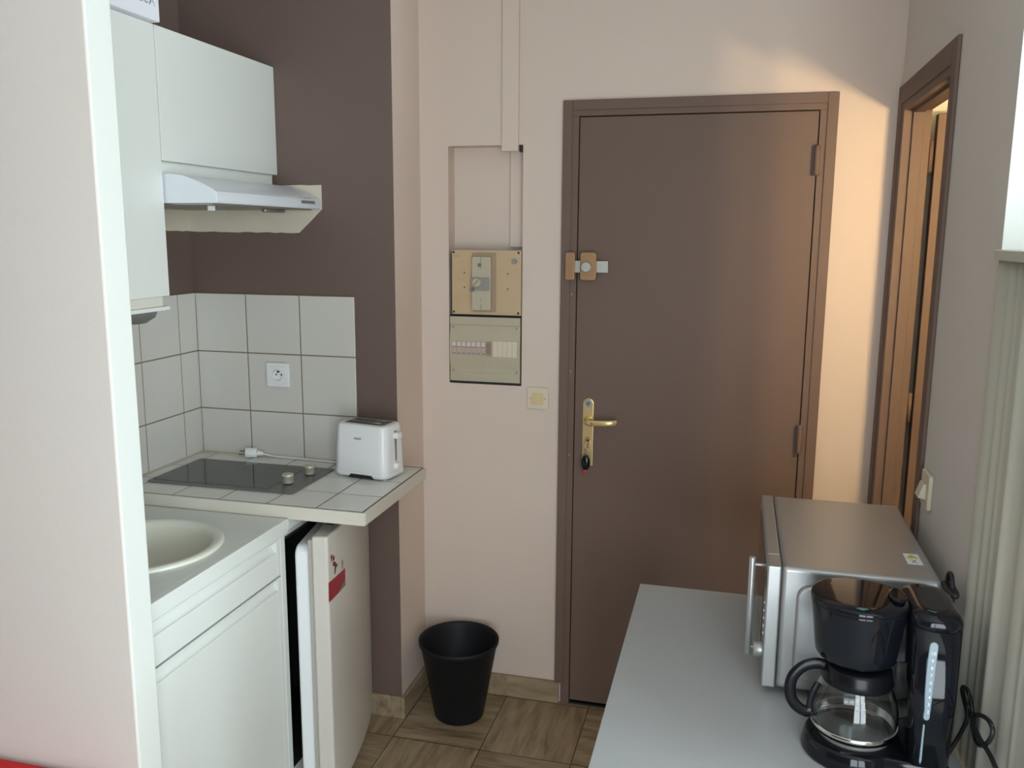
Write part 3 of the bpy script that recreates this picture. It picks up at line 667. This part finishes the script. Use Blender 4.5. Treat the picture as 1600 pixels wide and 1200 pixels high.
bp = thing('breaker_panel', 'pale plastic breaker panel below the yellowed main switch board', 'fuse box')
LX0, LX1, LZ0, LZ1 = 0.1065, 0.3580, 1.168, 1.3935
bx('niche_gap_shade', (LX0-0.004, 0.0, LZ0-0.008), (LX1+0.003, 0.060, LZ1+0.003), 'dark', bp)  # dark block behind the cover, painted shade of the niche
pr = [(0.0, LZ0), (-0.007, LZ0), (-0.009, LZ0+0.030), (-0.006, LZ0+0.033), (-0.006, LZ0+0.046), (-0.013, 1.252), (-0.013, 1.316), (-0.006, LZ1-0.042), (-0.006, LZ1-0.030), (-0.009, LZ1-0.026), (-0.008, LZ1), (0.0, LZ1)]
bm = BM(); prism(bm, pr, (LX0, -0.0002, 0), (0,1,0), (0,0,1), (LX1-LX0, 0, 0)); obj('cover', bm, 'panelg', bp, 0.0008)
for x in (LX0+0.012, LX1-0.012):
    for z in (LZ0+0.038, LZ1-0.036):
        bm = BM(); cyl(bm, (x, -0.0066, z), (x, -0.0078, z), 0.0042, n=14); obj('screw', bm, 'paneld', bp)
yf = -0.0132
for i in range(7):
    x = 0.1155 + i*0.0176
    br = bx('breaker', (x, yf-0.0030, 1.262), (x+0.0168, yf, 1.3085), 'breaker', bp, 0.0006)
    bx('rating_window', (x+0.002, yf-0.0040, 1.292), (x+0.0148, yf-0.0031, 1.3065), 'rating', br)
    bx('red_mark', (x+0.0015, yf-0.0036, 1.2885), (x+0.0153, yf-0.0031, 1.2898), 'lab_red', br)
    bx('toggle', (x+0.0055, yf-0.0052, 1.272), (x+0.0115, yf-0.0031, 1.284), 'panelg', br, 0.0008)
    bx('print', (x+0.0035, yf-0.0034, 1.2655), (x+0.0135, yf-0.0030, 1.2685), 'grey', br)
br = bx('relay', (0.2395, yf-0.0045, 1.261), (0.2580, yf, 1.3100), 'paneld', bp, 0.0006)
for k in range(6): bx('vent_rib', (0.2420, yf-0.0054, 1.270+k*0.006), (0.2555, yf-0.0046, 1.273+k*0.006), 'grey', br)
for i in range(5):
    x = 0.2635 + i*0.0172; bx('blank_cover', (x, yf-0.0012, 1.258), (x+0.0160, yf, 1.312), 'ivory', bp, 0.0005)

sw = thing('light_switch', 'ivory light switch on the wall left of the entry door', 'switch')
bm = BM(); prism(bm, rrect(0.3835, 1.081, 0.4595, 1.157, 0.004), (0,-0.0002,0), (1,0,0), (0,0,1), (0,-0.008,0)); obj('face_plate', bm, 'ivory', sw, 0.003)
bm = BM(); prism(bm, rrect(0.4015, 1.100, 0.4415, 1.138, 0.005), (0,-0.0082,0), (1,0,0), (0,0,1), (0,-0.0035,0)); obj('rocker', bm, 'ivory2', sw, 0.0012)
for x in (0.3955, 0.4475):
    bm = BM(); cyl(bm, (x, -0.0080, 1.119), (x, -0.0090, 1.119), 0.0022, n=12); obj('screw', bm, 'grey', sw)

# ------------------------------------------------------------------ entry door
d1 = bpy.data.objects.new('door_1', None); COL.objects.link(d1); struct(d1, 'dark brown painted entry door'); d1['category'] = 'door'
EX0, EX1, EZ = 0.4985, 1.3365, 2.1005
lx0, lx1, lz0, lz1 = 0.5530, 1.2825, 0.020, 2.048
bm = BM()
def framebar(a, b, z0, z1, y0, y1): box(bm, (a, y0, z0), (b, y1, z1))
# outer architrave and inner stop, one frame
AW = 0.031
framebar(EX0, EX0+AW, 0.082, EZ, -0.020, -0.0003); framebar(EX1-AW, EX1, 0.0, EZ, -0.020, -0.0003); framebar(EX0+AW, EX1-AW, EZ-AW, EZ, -0.020, -0.0003)
obj('architrave', bm, 'door', d1, 0.002)
bm = BM()
framebar(0.5205, lx0-0.0028, 0, lz1+0.003, -0.015, 0.09); framebar(lx1+0.0028, 1.3165, 0, lz1+0.003, -0.015, 0.09); framebar(0.5205, 1.3165, lz1+0.003, 2.0825, -0.015, 0.09)
obj('frame', bm, 'door', d1, 0.0015)
bx('leaf', (lx0, -0.010, lz0), (lx1, 0.030, lz1), 'door', d1, 0.001)
bx('leaf_gap_shade', (lx0-0.002, 0.032, 0.0), (lx1+0.002, 0.085, 2.05), 'dark', d1)  # dark slab stands in for shade in the crack around the leaf
bx('door_gap_shade', (0.5505, -0.004, 0.0), (1.2850, 0.031, 0.006), 'dark', d1)  # dark strip painted for the shaded gap under the leaf
for z0, z1 in ((1.857, 1.944), (0.989, 1.078)):
    bm = BM(); cyl(bm, (lx1+0.001, -0.0235, z0), (lx1+0.001, -0.0235, z1), 0.0085, n=18); cyl(bm, (lx1+0.001, -0.0235, z1), (lx1+0.001, -0.0235, z1+0.004), 0.0085, 0.004, 18); box(bm, (lx1-0.012, -0.0180, z0), (lx1+0.001, -0.0103, z1)); obj('hinge', bm, 'door', d1, 0.001)
for z in (1.48, 1.22, 0.93):
    bm = BM(); cyl(bm, (0.5365, -0.0153, z), (0.5365, -0.0165, z), 0.0028, n=12); obj('screw', bm, 'paneld', d1)
# rim lock
rl = thing('rim_lock', '', ''); del rl['label']; del rl['category']; rl.parent = d1; rl['label'] = 'bronze rim lock with steel bolt'
bm = BM(); prism(bm, rrect(0.516, 1.527, 0.5490, 1.6190, 0.0085), (0,-0.0205,0), (1,0,0), (0,0,1), (0,-0.020,0)); kp = obj('keeper', bm, 'bronze', rl, 0.003)
bm = BM(); prism(bm, rrect(0.5660, 1.5275, 0.6200, 1.6195, 0.0095), (0,-0.0103,0), (1,0,0), (0,0,1), (0,-0.0305,0)); obj('lock_case', bm, 'bronze', rl, 0.003)
bm = BM(); box(bm, (0.5480, -0.034, 1.5525), (0.5670, -0.0205, 1.5915)); box(bm, (0.6190, -0.030, 1.5530), (0.6570, -0.0165, 1.5915)); obj('bolt', bm, 'steel', rl, 0.0012)
bm = BM(); cyl(bm, (0.5885, -0.0410, 1.5720), (0.5885, -0.056, 1.5720), 0.0165, 0.0160, 32); obj('thumb_knob', bm, 'steel', rl, 0.001)
for x, z in ((0.523, 1.535), (0.540, 1.535), (0.523, 1.610), (0.540, 1.610), (0.574, 1.537), (0.612, 1.537), (0.574, 1.610), (0.612, 1.610)):
    bm = BM(); cyl(bm, (x, -0.0404, z), (x, -0.0418, z), 0.0034, 0.0026, 12); obj('screw', bm, 'paneld', rl)
# handle
hdl = thing('door_handle', '', ''); del hdl['category']; hdl.parent = d1; hdl['label'] = 'polished brass handle on a long plate'
PX0, PX1, PZ0, PZ1 = 0.5815, 0.6185, 0.897, 1.131
pts = [(PX0, PZ0), (PX1, PZ0)] + [((PX0+PX1)/2 + 0.0185*math.cos(a), PZ1-0.0185 + 0.0185*math.sin(a)) for a in [math.pi*i/16 for i in range(17)]]
bm = BM(); prism(bm, pts, (0,-0.0103,0), (1,0,0), (0,0,1), (0,-0.007,0)); obj('plate', bm, 'brass', hdl, 0.002, 3)
bm = BM(); cyl(bm, (0.600, -0.0172, 1.1135), (0.600, -0.0205, 1.1135), 0.0145, 0.0130, 28); cy = obj('cylinder', bm, 'steel', hdl)
bm = BM(); cyl(bm, (0.600, -0.0206, 1.1135), (0.600, -0.0212, 1.1135), 0.0085, 0.0085, 24); c2 = obj('cylinder_ring', bm, 'grey', cy)
bm = BM(); lathe(bm, [(0.0145, 0), (0.014, 0.010), (0.0105, 0.016), (0.0095, 0.034), (0, 0.034)], (0,0,0), 28); bm.transform(Matrix.Translation((0.602, -0.0174, 1.0545)) @ Matrix.Rotation(math.radians(90), 4, 'X'))
tube(bm, [(0.602, -0.048, 1.0545), (0.606, -0.056, 1.0545), (0.622, -0.060, 1.0548), (0.660, -0.062, 1.0562), (0.684, -0.060, 1.0575), (0.697, -0.052, 1.0585), (0.699, -0.046, 1.0588)], 0.0062, 14, 0, 2, 0.0105)
obj('lever', bm, 'brass', hdl)
bm = BM(); box(bm, (0.6165, -0.0692, 1.0525), (0.6225, -0.0672, 1.0575)); o = obj('red_mark', bm, 'lab_red', hdl)
bm = BM(); prism(bm, [(0.0085*math.cos(a), 0.0085*math.sin(a)) for a in [2*math.pi*i/20 for i in range(20)]] , (0.6005, -0.0174, 0.990), (1,0,0), (0,0,1), (0,-0.0035,0)); prism(bm, rrect(-0.005, -0.030, 0.005, 0.0, 0.004), (0.6005, -0.0174, 0.990), (1,0,0), (0,0,1), (0,-0.0035,0)); obj('keyhole_barrel', bm, 'bronze', hdl, 0.0008)

ks = thing('keys', 'key with black oval fob hanging from the brass door lock', 'keys')
bm = BM(); box(bm, (0.5985, -0.052, 0.9800), (0.6005, -0.0212, 0.9870)); cyl(bm, (0.5987, -0.055, 0.973), (0.6003, -0.055, 0.973), 0.0130, n=24); obj('key', bm, 'knob', ks)
bm = BM(); tube(bm, [(0.6000, -0.055+0.011*math.cos(a), 0.954+0.013*math.sin(a)) for a in [2*math.pi*i/20 for i in range(21)]], 0.0011, 8); obj('ring', bm, 'steel', ks)
bm = BM(); box(bm, (0.5965, -0.0490, 0.925), (0.5985, -0.046, 0.962)); cyl(bm, (0.5955, -0.046, 0.950), (0.5970, -0.046, 0.950), 0.011, n=20); obj('second_key', bm, 'steel', ks)
bm = BM(); lathe(bm, [(0, -0.027), (0.006, -0.0255), (0.0115, -0.020), (0.0150, -0.008), (0.0150, 0.003), (0.0120, 0.016), (0.006, 0.024), (0, 0.026)], (0.6005, -0.050, 0.917), 28, sy=0.55); obj('fob', bm, 'black', ks)
bm = BM(); lathe(bm, [(0, -0.010), (0.004, -0.008), (0.0065, 0.004), (0.005, 0.010), (0, 0.010)], (0.5985, -0.048, 0.882), 16, sy=0.5); obj('red_tag', bm, 'lab_red', ks)

# ------------------------------------------------------------------ bathroom doorway
d2 = bpy.data.objects.new('door_2', None); COL.objects.link(d2); struct(d2, 'brown bathroom door standing open inside the right doorway'); d2['category'] = 'door'
bm = BM(); xa, xb = W-0.009, W-0.0003
box(bm, (xa, -0.722, 0), (xb, -0.675, 2.108)); box(bm, (xa, -0.050, 0), (xb, -0.0035, 2.108)); box(bm, (xa, -0.675, 2.055), (xb, -0.050, 2.108))
obj('architrave', bm, 'door', d2, 0.002)
bm = BM(); xc_ = W+0.071
box(bm, (W-0.0045, -0.6985, 0), (xc_, -0.660, BZ-0.001)); box(bm, (W-0.0045, -0.084, 0), (xc_, -0.0215, BZ-0.001)); box(bm, (W-0.0045, -0.660, 2.033), (xc_, -0.084, BZ-0.001))
box(bm, (W+0.020, -0.660, 0), (W+0.050, -0.652, 2.033)); box(bm, (W+0.020, -0.093, 0), (W+0.050, -0.084, 2.033)); box(bm, (W+0.020, -0.652, 2.026), (W+0.050, -0.093, 2.034))
obj('frame', bm, 'door', d2, 0.0015)
bm = BM(); box(bm, (W+0.088, -0.086, 0.010), (W+0.088+0.575, -0.050, 2.022)); obj('leaf', bm, 'door', d2, 0.0015)
for z in (0.25, 1.12, 1.86):
    bm = BM(); cyl(bm, (W+0.079, -0.070, z), (W+0.079, -0.070, z+0.09), 0.0065, n=14); obj('hinge', bm, 'door', d2)
bm = BM(); cyl(bm, (W+0.60, -0.089, 1.03), (W+0.60, -0.125, 1.03), 0.009, n=14); tube(bm, [(W+0.60, -0.125, 1.03), (W+0.56, -0.13, 1.03), (W+0.49, -0.128, 1.03)], 0.008, 12); obj('handle', bm, 'brass', d2)

vl = thing('vanity_light', 'lit two-bulb wall light inside the bathroom', 'lamp')
bx('mounting_bar', (1.765, -1.0995, 1.815), (1.985, -1.078, 1.870), 'chrome', vl, 0.003)
MT['bulb_lit'] = emissive('lit_bulb', (1.0, 0.74, 0.40), BULB_W/(math.pi*4*math.pi*BULB_R**2))
for x, y, z in BULBS:
    bm = BM(); cyl(bm, (x, -1.078, z), (x, y-BULB_R+0.001, z), 0.010, n=18); obj('socket', bm, 'chrome', vl)
    bm = BM(); bmesh.ops.create_uvsphere(bm, u_segments=24, v_segments=16, radius=BULB_R, matrix=Matrix.Translation((x, y, z)))
    obj('bulb', bm, 'bulb_lit', vl)

rs = thing('light_switch', 'ivory rocker switch on the right wall beside the bathroom doorway', 'switch')
bm = BM(); prism(bm, rrect(-0.832, 1.070, -0.752, 1.150, 0.004), (W-0.0002,0,0), (0,1,0), (0,0,1), (-0.010,0,0)); obj('face_plate', bm, 'ivory', rs, 0.003)
bm = BM(); prism(bm, [(0, -0.018), (-0.016, -0.014), (-0.006, 0.018), (0, 0.018)], (W-0.0102, -0.810, 1.108), (1,0,0), (0,0,1), (0,0.038,0)); obj('rocker', bm, 'ivory', rs, 0.001)

# ------------------------------------------------------------------ cream ribbed unit at the end of the right wall
ru = thing('ribbed_unit', 'tall cream ribbed unit against the end of the right wall', 'cabinet')
RX, RY0, RY1, RZ = W-0.008, -1.575, -1.1725, 1.637
bm = BM()
pts = []; npt = 120
random.seed(11)
folds = [(random.uniform(0, 1), random.uniform(0.018, 0.06), random.uniform(0.0015, 0.0045)) for _ in range(16)]
for i in range(npt+1):
    t = i/npt; y = RY1 + (RY0-RY1)*t
    pts.append((RX+0.008 - sum(a*math.exp(-((t-c)/q)**2) for c, q, a in folds)*0.8, y))
pts += [(RX+0.42, RY0), (RX+0.42, RY1)]
prism(bm, pts, (0,0,0), (1,0,0), (0,1,0), (0,0,RZ), smooth=True); obj('ribbed_body', bm, 'cream', ru)
bx('top_cap', (RX-0.0045, RY0-0.01, RZ+0.0003), (RX+0.43, RY1+0.0002, RZ+0.018), 'cream', ru, 0.002)

# ------------------------------------------------------------------ table
TX0, TX1, TY0_, TY1_, TZ = 0.853, 1.4945, -1.80, -0.639, 0.750
tb = thing('table', 'pale grey-white table along the right wall', 'table')
bx('table_top', (TX0, TY0_, TZ-0.028), (TX1, TY1_, TZ), 'tablew', tb, 0.0015)
for x in (TX0+0.03, TX1-0.075):
    for y in (TY0_+0.03, TY1_-0.075): bx('leg', (x, y, 0), (x+0.045, y+0.045, TZ-0.0285), 'silver', tb, 0.002)
bm = BM(); a, b_ = TX0+0.04, TX1-0.04
box(bm, (a+0.036, TY0_+0.042, TZ-0.085), (b_-0.036, TY0_+0.058, TZ-0.0285)); box(bm, (a+0.036, TY1_-0.06, TZ-0.085), (b_-0.036, TY1_-0.044, TZ-0.0285)); obj('apron', bm, 'silver', tb)

# ------------------------------------------------------------------ microwave
mw = thing('microwave', 'silver microwave oven on the table against the right wall', 'microwave')
MX0, MXD, MX1, MY0, MY1, MZ0, MZ1 = 1.154, 1.1805, 1.4755, -1.145, -0.647, 0.765, 1.0255
bm = BM(); box(bm, (MXD+0.0012, MY0+0.001, MZ0), (MX1, MY1-0.001, MZ1)); obj('body', bm, 'silver', mw, 0.009, 4)
bm = BM(); prism(bm, rrect(1.212, 0.79, 1.455, 0.992, 0.026), (0, MY0+0.0011, 0), (1,0,0), (0,0,1), (0,-0.010,0)); obj('pressed_panel', bm, 'silver', mw, 0.009, 4)
bm = BM(); box(bm, (MX0, MY0, MZ0), (MXD, -1.0735, MZ1)); obj('control_panel', bm, 'silver', mw, 0.003, 3)
bm = BM(); box(bm, (MX0, -1.0725, MZ0), (MXD, MY1, MZ1)); md = obj('door', bm, 'silver', mw, 0.003, 3)
bx('door_window', (MX0-0.0012, -1.045, MZ0+0.035), (MX0+0.0005, MY1-0.03, MZ1-0.030), 'mwdoor', md)
bm = BM(); yh, xh = -1.088, 1.1262
yh = -1.0655
cyl(bm, (xh, yh, 0.796), (xh, yh, 1.012), 0.0068, n=20)
for z in (0.812, 0.996): cyl(bm, (xh, yh, z), (MX0+0.001, yh, z), 0.0034, n=12)
obj('handle', bm, 'silver', md, 0.0008)
bm = BM(); cyl(bm, (MX0+0.001, -1.106, 0.828), (MX0-0.018, -1.106, 0.828), 0.0170, 0.0150, 28); obj('dial', bm, 'silver', mw, 0.001)
for i in range(5):
    bm = BM(); z = 0.868+i*0.0165; cyl(bm, (MX0+0.001, -1.116, z), (MX0-0.003, -1.116, z), 0.0040, n=14); obj('button', bm, 'chrome', mw)
bx('display', (MX0-0.0008, -1.136, 0.965), (MX0+0.0005, -1.086, 0.995), 'mwdoor', mw)
for x in (1.21, 1.44):
    for y in (MY0+0.05, MY1-0.05):
        bm = BM(); cyl(bm, (x, y, TZ), (x, y, MZ0+0.001), 0.014, n=18); obj('foot', bm, 'black_satin', mw)
bm = BM(); prism(bm, [(-0.0005, -0.030), (0.0285, -0.030), (0.0285, 0.032), (-0.0005, 0.032)], (1.4285, -1.030, MZ1), (1,0,0), (0,1,0), (0,0,0.0003)); st = obj('sticker', bm, 'whiteprint', mw); st['label'] = 'small white warning sticker'
bm = BM(); prism(bm, [(0.002, 0.004), (0.0265, 0.004), (0.014, 0.028)], (1.4285, -1.030, MZ1+0.0003), (1,0,0), (0,1,0), (0,0,0.0001)); obj('warning_sign', bm, 'yellow', st)
bm = BM()
for dx_, dy_ in ((0.010, 0.020), (-0.010, 0.020)):
    v = Vector((dx_, dy_, 0)).normalized(); u = Vector((-v.y, v.x, 0)); prism(bm, [(-0.011, -0.0008), (0.011, -0.0008), (0.011, 0.0008), (-0.011, 0.0008)], (1.4425, -1.043, MZ1+0.0003), v, u, (0,0,0.0001))
obj('cross_mark', bm, 'ink', st)
mc = (obj('power_cord', (lambda b: (tube(b, [(1.4757, -1.05, 0.86), (1.486, -1.09, 0.86), (1.4860, -1.17, 0.90), (1.4860, -1.185, 0.975), (1.4860, -1.172, 1.035), (1.4860, -1.150, 1.050), (1.4860, -1.128, 1.035), (1.4860, -1.140, 0.985), (1.4860, -1.178, 0.945), (1.4860, -1.186, 0.90), (1.4860, -1.16, 0.84), (1.487, -1.10, 0.790), (1.487, -1.00, 0.770)], 0.0042, 10, 0, 3),
     tube(b, [(1.481, -1.128, 1.018), (1.479, -1.150, 1.018), (1.481, -1.200, 1.020), (1.4885, -1.202, 1.024), (1.490, -1.15, 1.022)], 0.0055, 10, 0, 2), b)[-1])(BM()), 'rubber', mw))

# ------------------------------------------------------------------ coffee maker
AXX, AXY = 1.3100, -1.3080
cm = thing('coffee_maker', 'glossy black drip coffee maker in front of the microwave', 'coffee maker')
def stadium(r, xr, hy, rc=0.03, n=28):
    """round at the left (axis), rounded rectangle at the right"""
    pts = [(AXX + r*math.cos(a), AXY + r*math.sin(a)) for a in [math.radians(55) + math.radians(250)*i/n for i in range(n+1)]]
    for cxx, cyy, a0 in ((xr-rc, AXY-hy+rc, -90), (xr-rc, AXY+hy-rc, 0)):
        for i in range(9):
            a = math.radians(a0 + 90*i/8); pts.append((cxx + rc*math.cos(a), cyy + rc*math.sin(a)))
    return pts
bm = BM()
def ploft(bm, secs):
    rings = [[bm.verts.new((x, y, z)) for x, y in pts] for pts, z in secs]
    for A, B in zip(rings, rings[1:]):
        for i in range(len(A)):
            f = bm.faces.new((A[i], A[(i+1)%len(A)], B[(i+1)%len(A)], B[i])); f.smooth = True
    bm.faces.new(rings[0][::-1]); bm.faces.new(rings[-1])
ploft(bm, [(stadium(0.088, 1.462, 0.082), 0.7505), (stadium(0.089, 1.463, 0.083), 0.756), (stadium(0.084, 1.460, 0.081), 0.778), (stadium(0.080, 1.457, 0.078), 0.784)])
obj('base', bm, 'black', cm)
bm = BM(); lathe(bm, [(0, 0.784), (0.062, 0.784), (0.062, 0.7895), (0.058, 0.7905), (0, 0.7905)], (AXX, AXY, 0), 48); obj('hot_plate', bm, 'grey', cm)
def tower(x0, x1, hy, r): return [(x, y) for x, y in rrect(x0, AXY-hy, x1, AXY+hy, r, 8)]
bm = BM(); ploft(bm, [(tower(1.3880, 1.458, 0.079, 0.022), 0.7835), (tower(1.3868, 1.461, 0.080, 0.024), 0.90), (tower(1.3780, 1.462, 0.080, 0.032), 1.030)]); obj('water_tank', bm, 'black', cm)
bm = BM(); ploft(bm, [(tower(1.3775, 1.463, 0.081, 0.034), 1.0303), (tower(1.3775, 1.4625, 0.0805, 0.035), 1.040), (tower(1.381, 1.458, 0.076, 0.036), 1.050), (tower(1.388, 1.450, 0.066, 0.030), 1.055), (tower(1.400, 1.438, 0.05, 0.018), 1.0565)]); tl = obj('tank_lid', bm, 'black', cm)
bm = BM(); lathe(bm, [(0, 0.936), (0.060, 0.936), (0.067, 0.938), (0.0705, 0.944), (0.0730, 0.965), (0.0775, 1.005), (0.0822, 1.036), (0.0826, 1.0400), (0, 1.0400)], (AXX-0.005, AXY, 0), 64); obj('filter_housing', bm, 'black', cm)
bm = BM(); lathe(bm, [(0, 1.0402), (0.0820, 1.0402), (0.0830, 1.0415), (0.0832, 1.0445), (0.0815, 1.0485), (0.0780, 1.0502), (0.060, 1.0525), (0.03, 1.0550), (0, 1.0555)], (AXX-0.005, AXY, 0), 64); lid = obj('filter_lid', bm, 'black', cm)
bm = BM(); prism(bm, [(0.015*math.cos(a), 0.030*math.sin(a)) for a in [2*math.pi*i/24 for i in range(24)]], (1.365, AXY-0.004, 1.052), (1,0,0), (0,1,0), (0,0,0.008)); obj('lid_hinge', bm, 'black', cm, 0.004, 3)
bm = BM(); box(bm, (1.345, AXY-0.035, 0.945), (1.384, AXY+0.035, 1.030)); obj('neck', bm, 'black', cm, 0.004)
bm = BM(); lathe(bm, [(0, 0.9245), (0.014, 0.9245), (0.018, 0.9355), (0, 0.9355)], (AXX, AXY, 0), 24); obj('drip_valve', bm, 'black_satin', cm)
# teal tapes on the lids
for (x, y, z) in ((1.300, -1.376, 1.0517), (1.414, -1.362, 1.0556)):
    bm = BM(); prism(bm, [(-0.011, 0), (0, -0.007), (0.011, 0.001), (0.001, 0.008)], (x, y, z), (1,0,0), (0,1,0), (0,0,0.0003)); t = obj('tape', bm, 'teal', cm); t['label'] = 'small teal tape'
# water gauge on the side turned to the room
yg = AXY-0.0808
bm = BM(); gp = []
for i in range(13): 
    a = math.pi*i/12; gp.append((1.4130 + 0.0068*math.cos(a), 1.005 + 0.0068*math.sin(a)))
for i in range(1, 10):
    t = i/10; gp.append((1.4130 - 0.0068 - 0.0022*math.sin(math.pi*t)+0.002*t, 1.005 - 0.128*t))
for i in range(9):
    a = math.pi + math.pi*i/8; gp.append((1.4115 + 0.0050*math.cos(a), 0.876 + 0.0050*math.sin(a)))
prism(bm, gp, (0, yg+0.0022, 0), (1,0,0), (0,0,1), (0,-0.0042,0)); g = obj('water_gauge', bm, 'gauge', cm, 0.0012)
for i, sN in enumerate(('10', '9', '8', '7', '6', '5', '4', '3', '2')):
    text('scale_mark', sN, 0.0082, 'whiteprint', (1.4128, yg-0.0024, 0.990-0.0132*i), (1,0,0), (0,0,1), g, 'CENTER')
bm = BM(); prism(bm, [(1.4075, 0.862), (1.4105, 0.862), (1.4105, 0.797), (1.4090, 0.788), (1.4065, 0.793)], (0, yg+0.0022, 0), (1,0,0), (0,0,1), (0,-0.0034,0)); s = obj('switch', bm, 'gauge', cm, 0.0008); s['label'] = 'pale narrow switch below the water gauge'

ca = thing('coffee_pot', 'empty glass coffee pot standing on the coffee maker hot plate', 'jug')
bm = BM()
outer_p = [(0.0, 0.0), (0.058, 0.0), (0.066, 0.003), (0.0715, 0.012), (0.0740, 0.030), (0.0735, 0.048), (0.0690, 0.070), (0.0610, 0.088), (0.0545, 0.098), (0.0530, 0.116)]
inner_p = [(r-0.0022, z) for r, z in outer_p[3:][::-1]]
lathe(bm, outer_p + [(0.0515, 0.1165)] + [(max(0, r), z) for r, z in inner_p] + [(0.0635, 0.0055), (0.056, 0.0026), (0.0, 0.0026)], (AXX, AXY, 0.7908), 72); obj('glass_body', bm, 'glass', ca)
bm = BM(); lathe(bm, [(0.0695, 0.0085), (0.0728, 0.0085), (0.0742, 0.0205), (0.0748, 0.0205), (0.0735, 0.0080), (0.0695, 0.0078)], (AXX, AXY, 0.7908), 72, closed=True); b_ = obj('metal_band', bm, 'chrome', ca)
bm = BM(); lathe(bm, [(0.0, 0.132), (0.048, 0.132), (0.0560, 0.129), (0.0590, 0.122), (0.0595, 0.112), (0.0620, 0.101), (0.0605, 0.098), (0.0562, 0.104), (0.0545, 0.1175), (0, 0.1180)], (AXX, AXY, 0.7908), 64); obj('lid', bm, 'black_satin', ca)
ha = math.radians(188); hdv = Vector((math.cos(ha), math.sin(ha), 0)); hc = Vector((AXX, AXY, 0.7908))
bm = BM(); tube(bm, [hc + hdv*0.052 + Vector((0,0,0.120)), hc + hdv*0.070 + Vector((0,0,0.126)), hc + hdv*0.096 + Vector((0,0,0.118)), hc + hdv*0.115 + Vector((0,0,0.094)), hc + hdv*0.116 + Vector((0,0,0.062)), hc + hdv*0.105 + Vector((0,0,0.040)), hc + hdv*0.086 + Vector((0,0,0.028)), hc + hdv*0.076 + Vector((0,0,0.030))], 0.0058, 14, 0, 3, 0.0105); obj('handle', bm, 'black_satin', ca)
bm = BM(); tube(bm, [hc + hdv*0.0655 + Vector((0,0,0.086)), hc + hdv*0.0745 + Vector((0,0,0.068)), hc + hdv*0.0785 + Vector((0,0,0.045)), hc + hdv*0.0785 + Vector((0,0,0.028))], 0.0028, 10, 0, 2, 0.007); obj('handle_strap', bm, 'black_satin', ca)

bm = BM()
cx9 = 1.4895
tube(bm, [(1.4640, -1.268, 0.800), (1.472, -1.275, 0.765), (1.470, -1.300, 0.7545), (1.478, -1.300, 0.775), (cx9, -1.303, 0.807), (cx9, -1.342, 0.862), (cx9, -1.303, 0.872), (cx9, -1.281, 0.882), (cx9, -1.298, 0.896), (cx9, -1.328, 0.899), (cx9, -1.357, 0.883), (cx9, -1.367, 0.858), (cx9, -1.392, 0.846), (cx9, -1.421, 0.854), (cx9, -1.461, 0.887), (cx9, -1.474, 0.914), (cx9, -1.450, 0.918), (cx9, -1.405, 0.902), (cx9, -1.369, 0.881), (cx9-0.004, -1.390, 0.874), (cx9-0.004, -1.417, 0.869), (cx9, -1.475, 0.872), (cx9, -1.530, 0.865), (1.484, -1.600, 0.800), (1.478, -1.65, 0.7545)], 0.0038, 10, 0, 3)
cc = obj('power_cord', bm, 'rubber', cm)
bm = BM(); tube(bm, [(1.484, -1.345, 0.885), (1.4825, -1.358, 0.872), (1.484, -1.368, 0.862), (1.4930, -1.362, 0.870), (1.4930, -1.350, 0.882), (1.484, -1.345, 0.885), (1.4835, -1.347, 0.912)], 0.0012, 6, 0, 2); tube(bm, [(1.484, -1.360, 0.880), (1.484, -1.400, 0.902), (1.484, -1.484, 0.929)], 0.0010, 6, 0, 1); obj('twist_tie', bm, 'rubber', cc)

# ------------------------------------------------------------------ red sofa below the partition
sf = thing('sofa', 'red fabric sofa against the partition, only its back edge in view', 'sofa')
bx('backrest', (-1.70, -1.60, 0.16), (-0.10, -1.478, 0.553), 'redfab', sf, 0.02, 4)
bx('seat', (-1.60, -2.25, 0.14), (-0.20, -1.6005, 0.42), 'redfab', sf, 0.03, 4)
for x in (-1.70, -0.1995): bx('armrest', (x, -2.25, 0.14), (x+0.0995, -1.6005, 0.50), 'redfab', sf, 0.02, 4)
for x in (-1.66, -0.18):
    for y in (-2.18, -1.56): bx('leg', (x, y, 0), (x+0.04, y+0.04, 0.1395 if y < -2 else 0.1595), 'black_satin', sf)
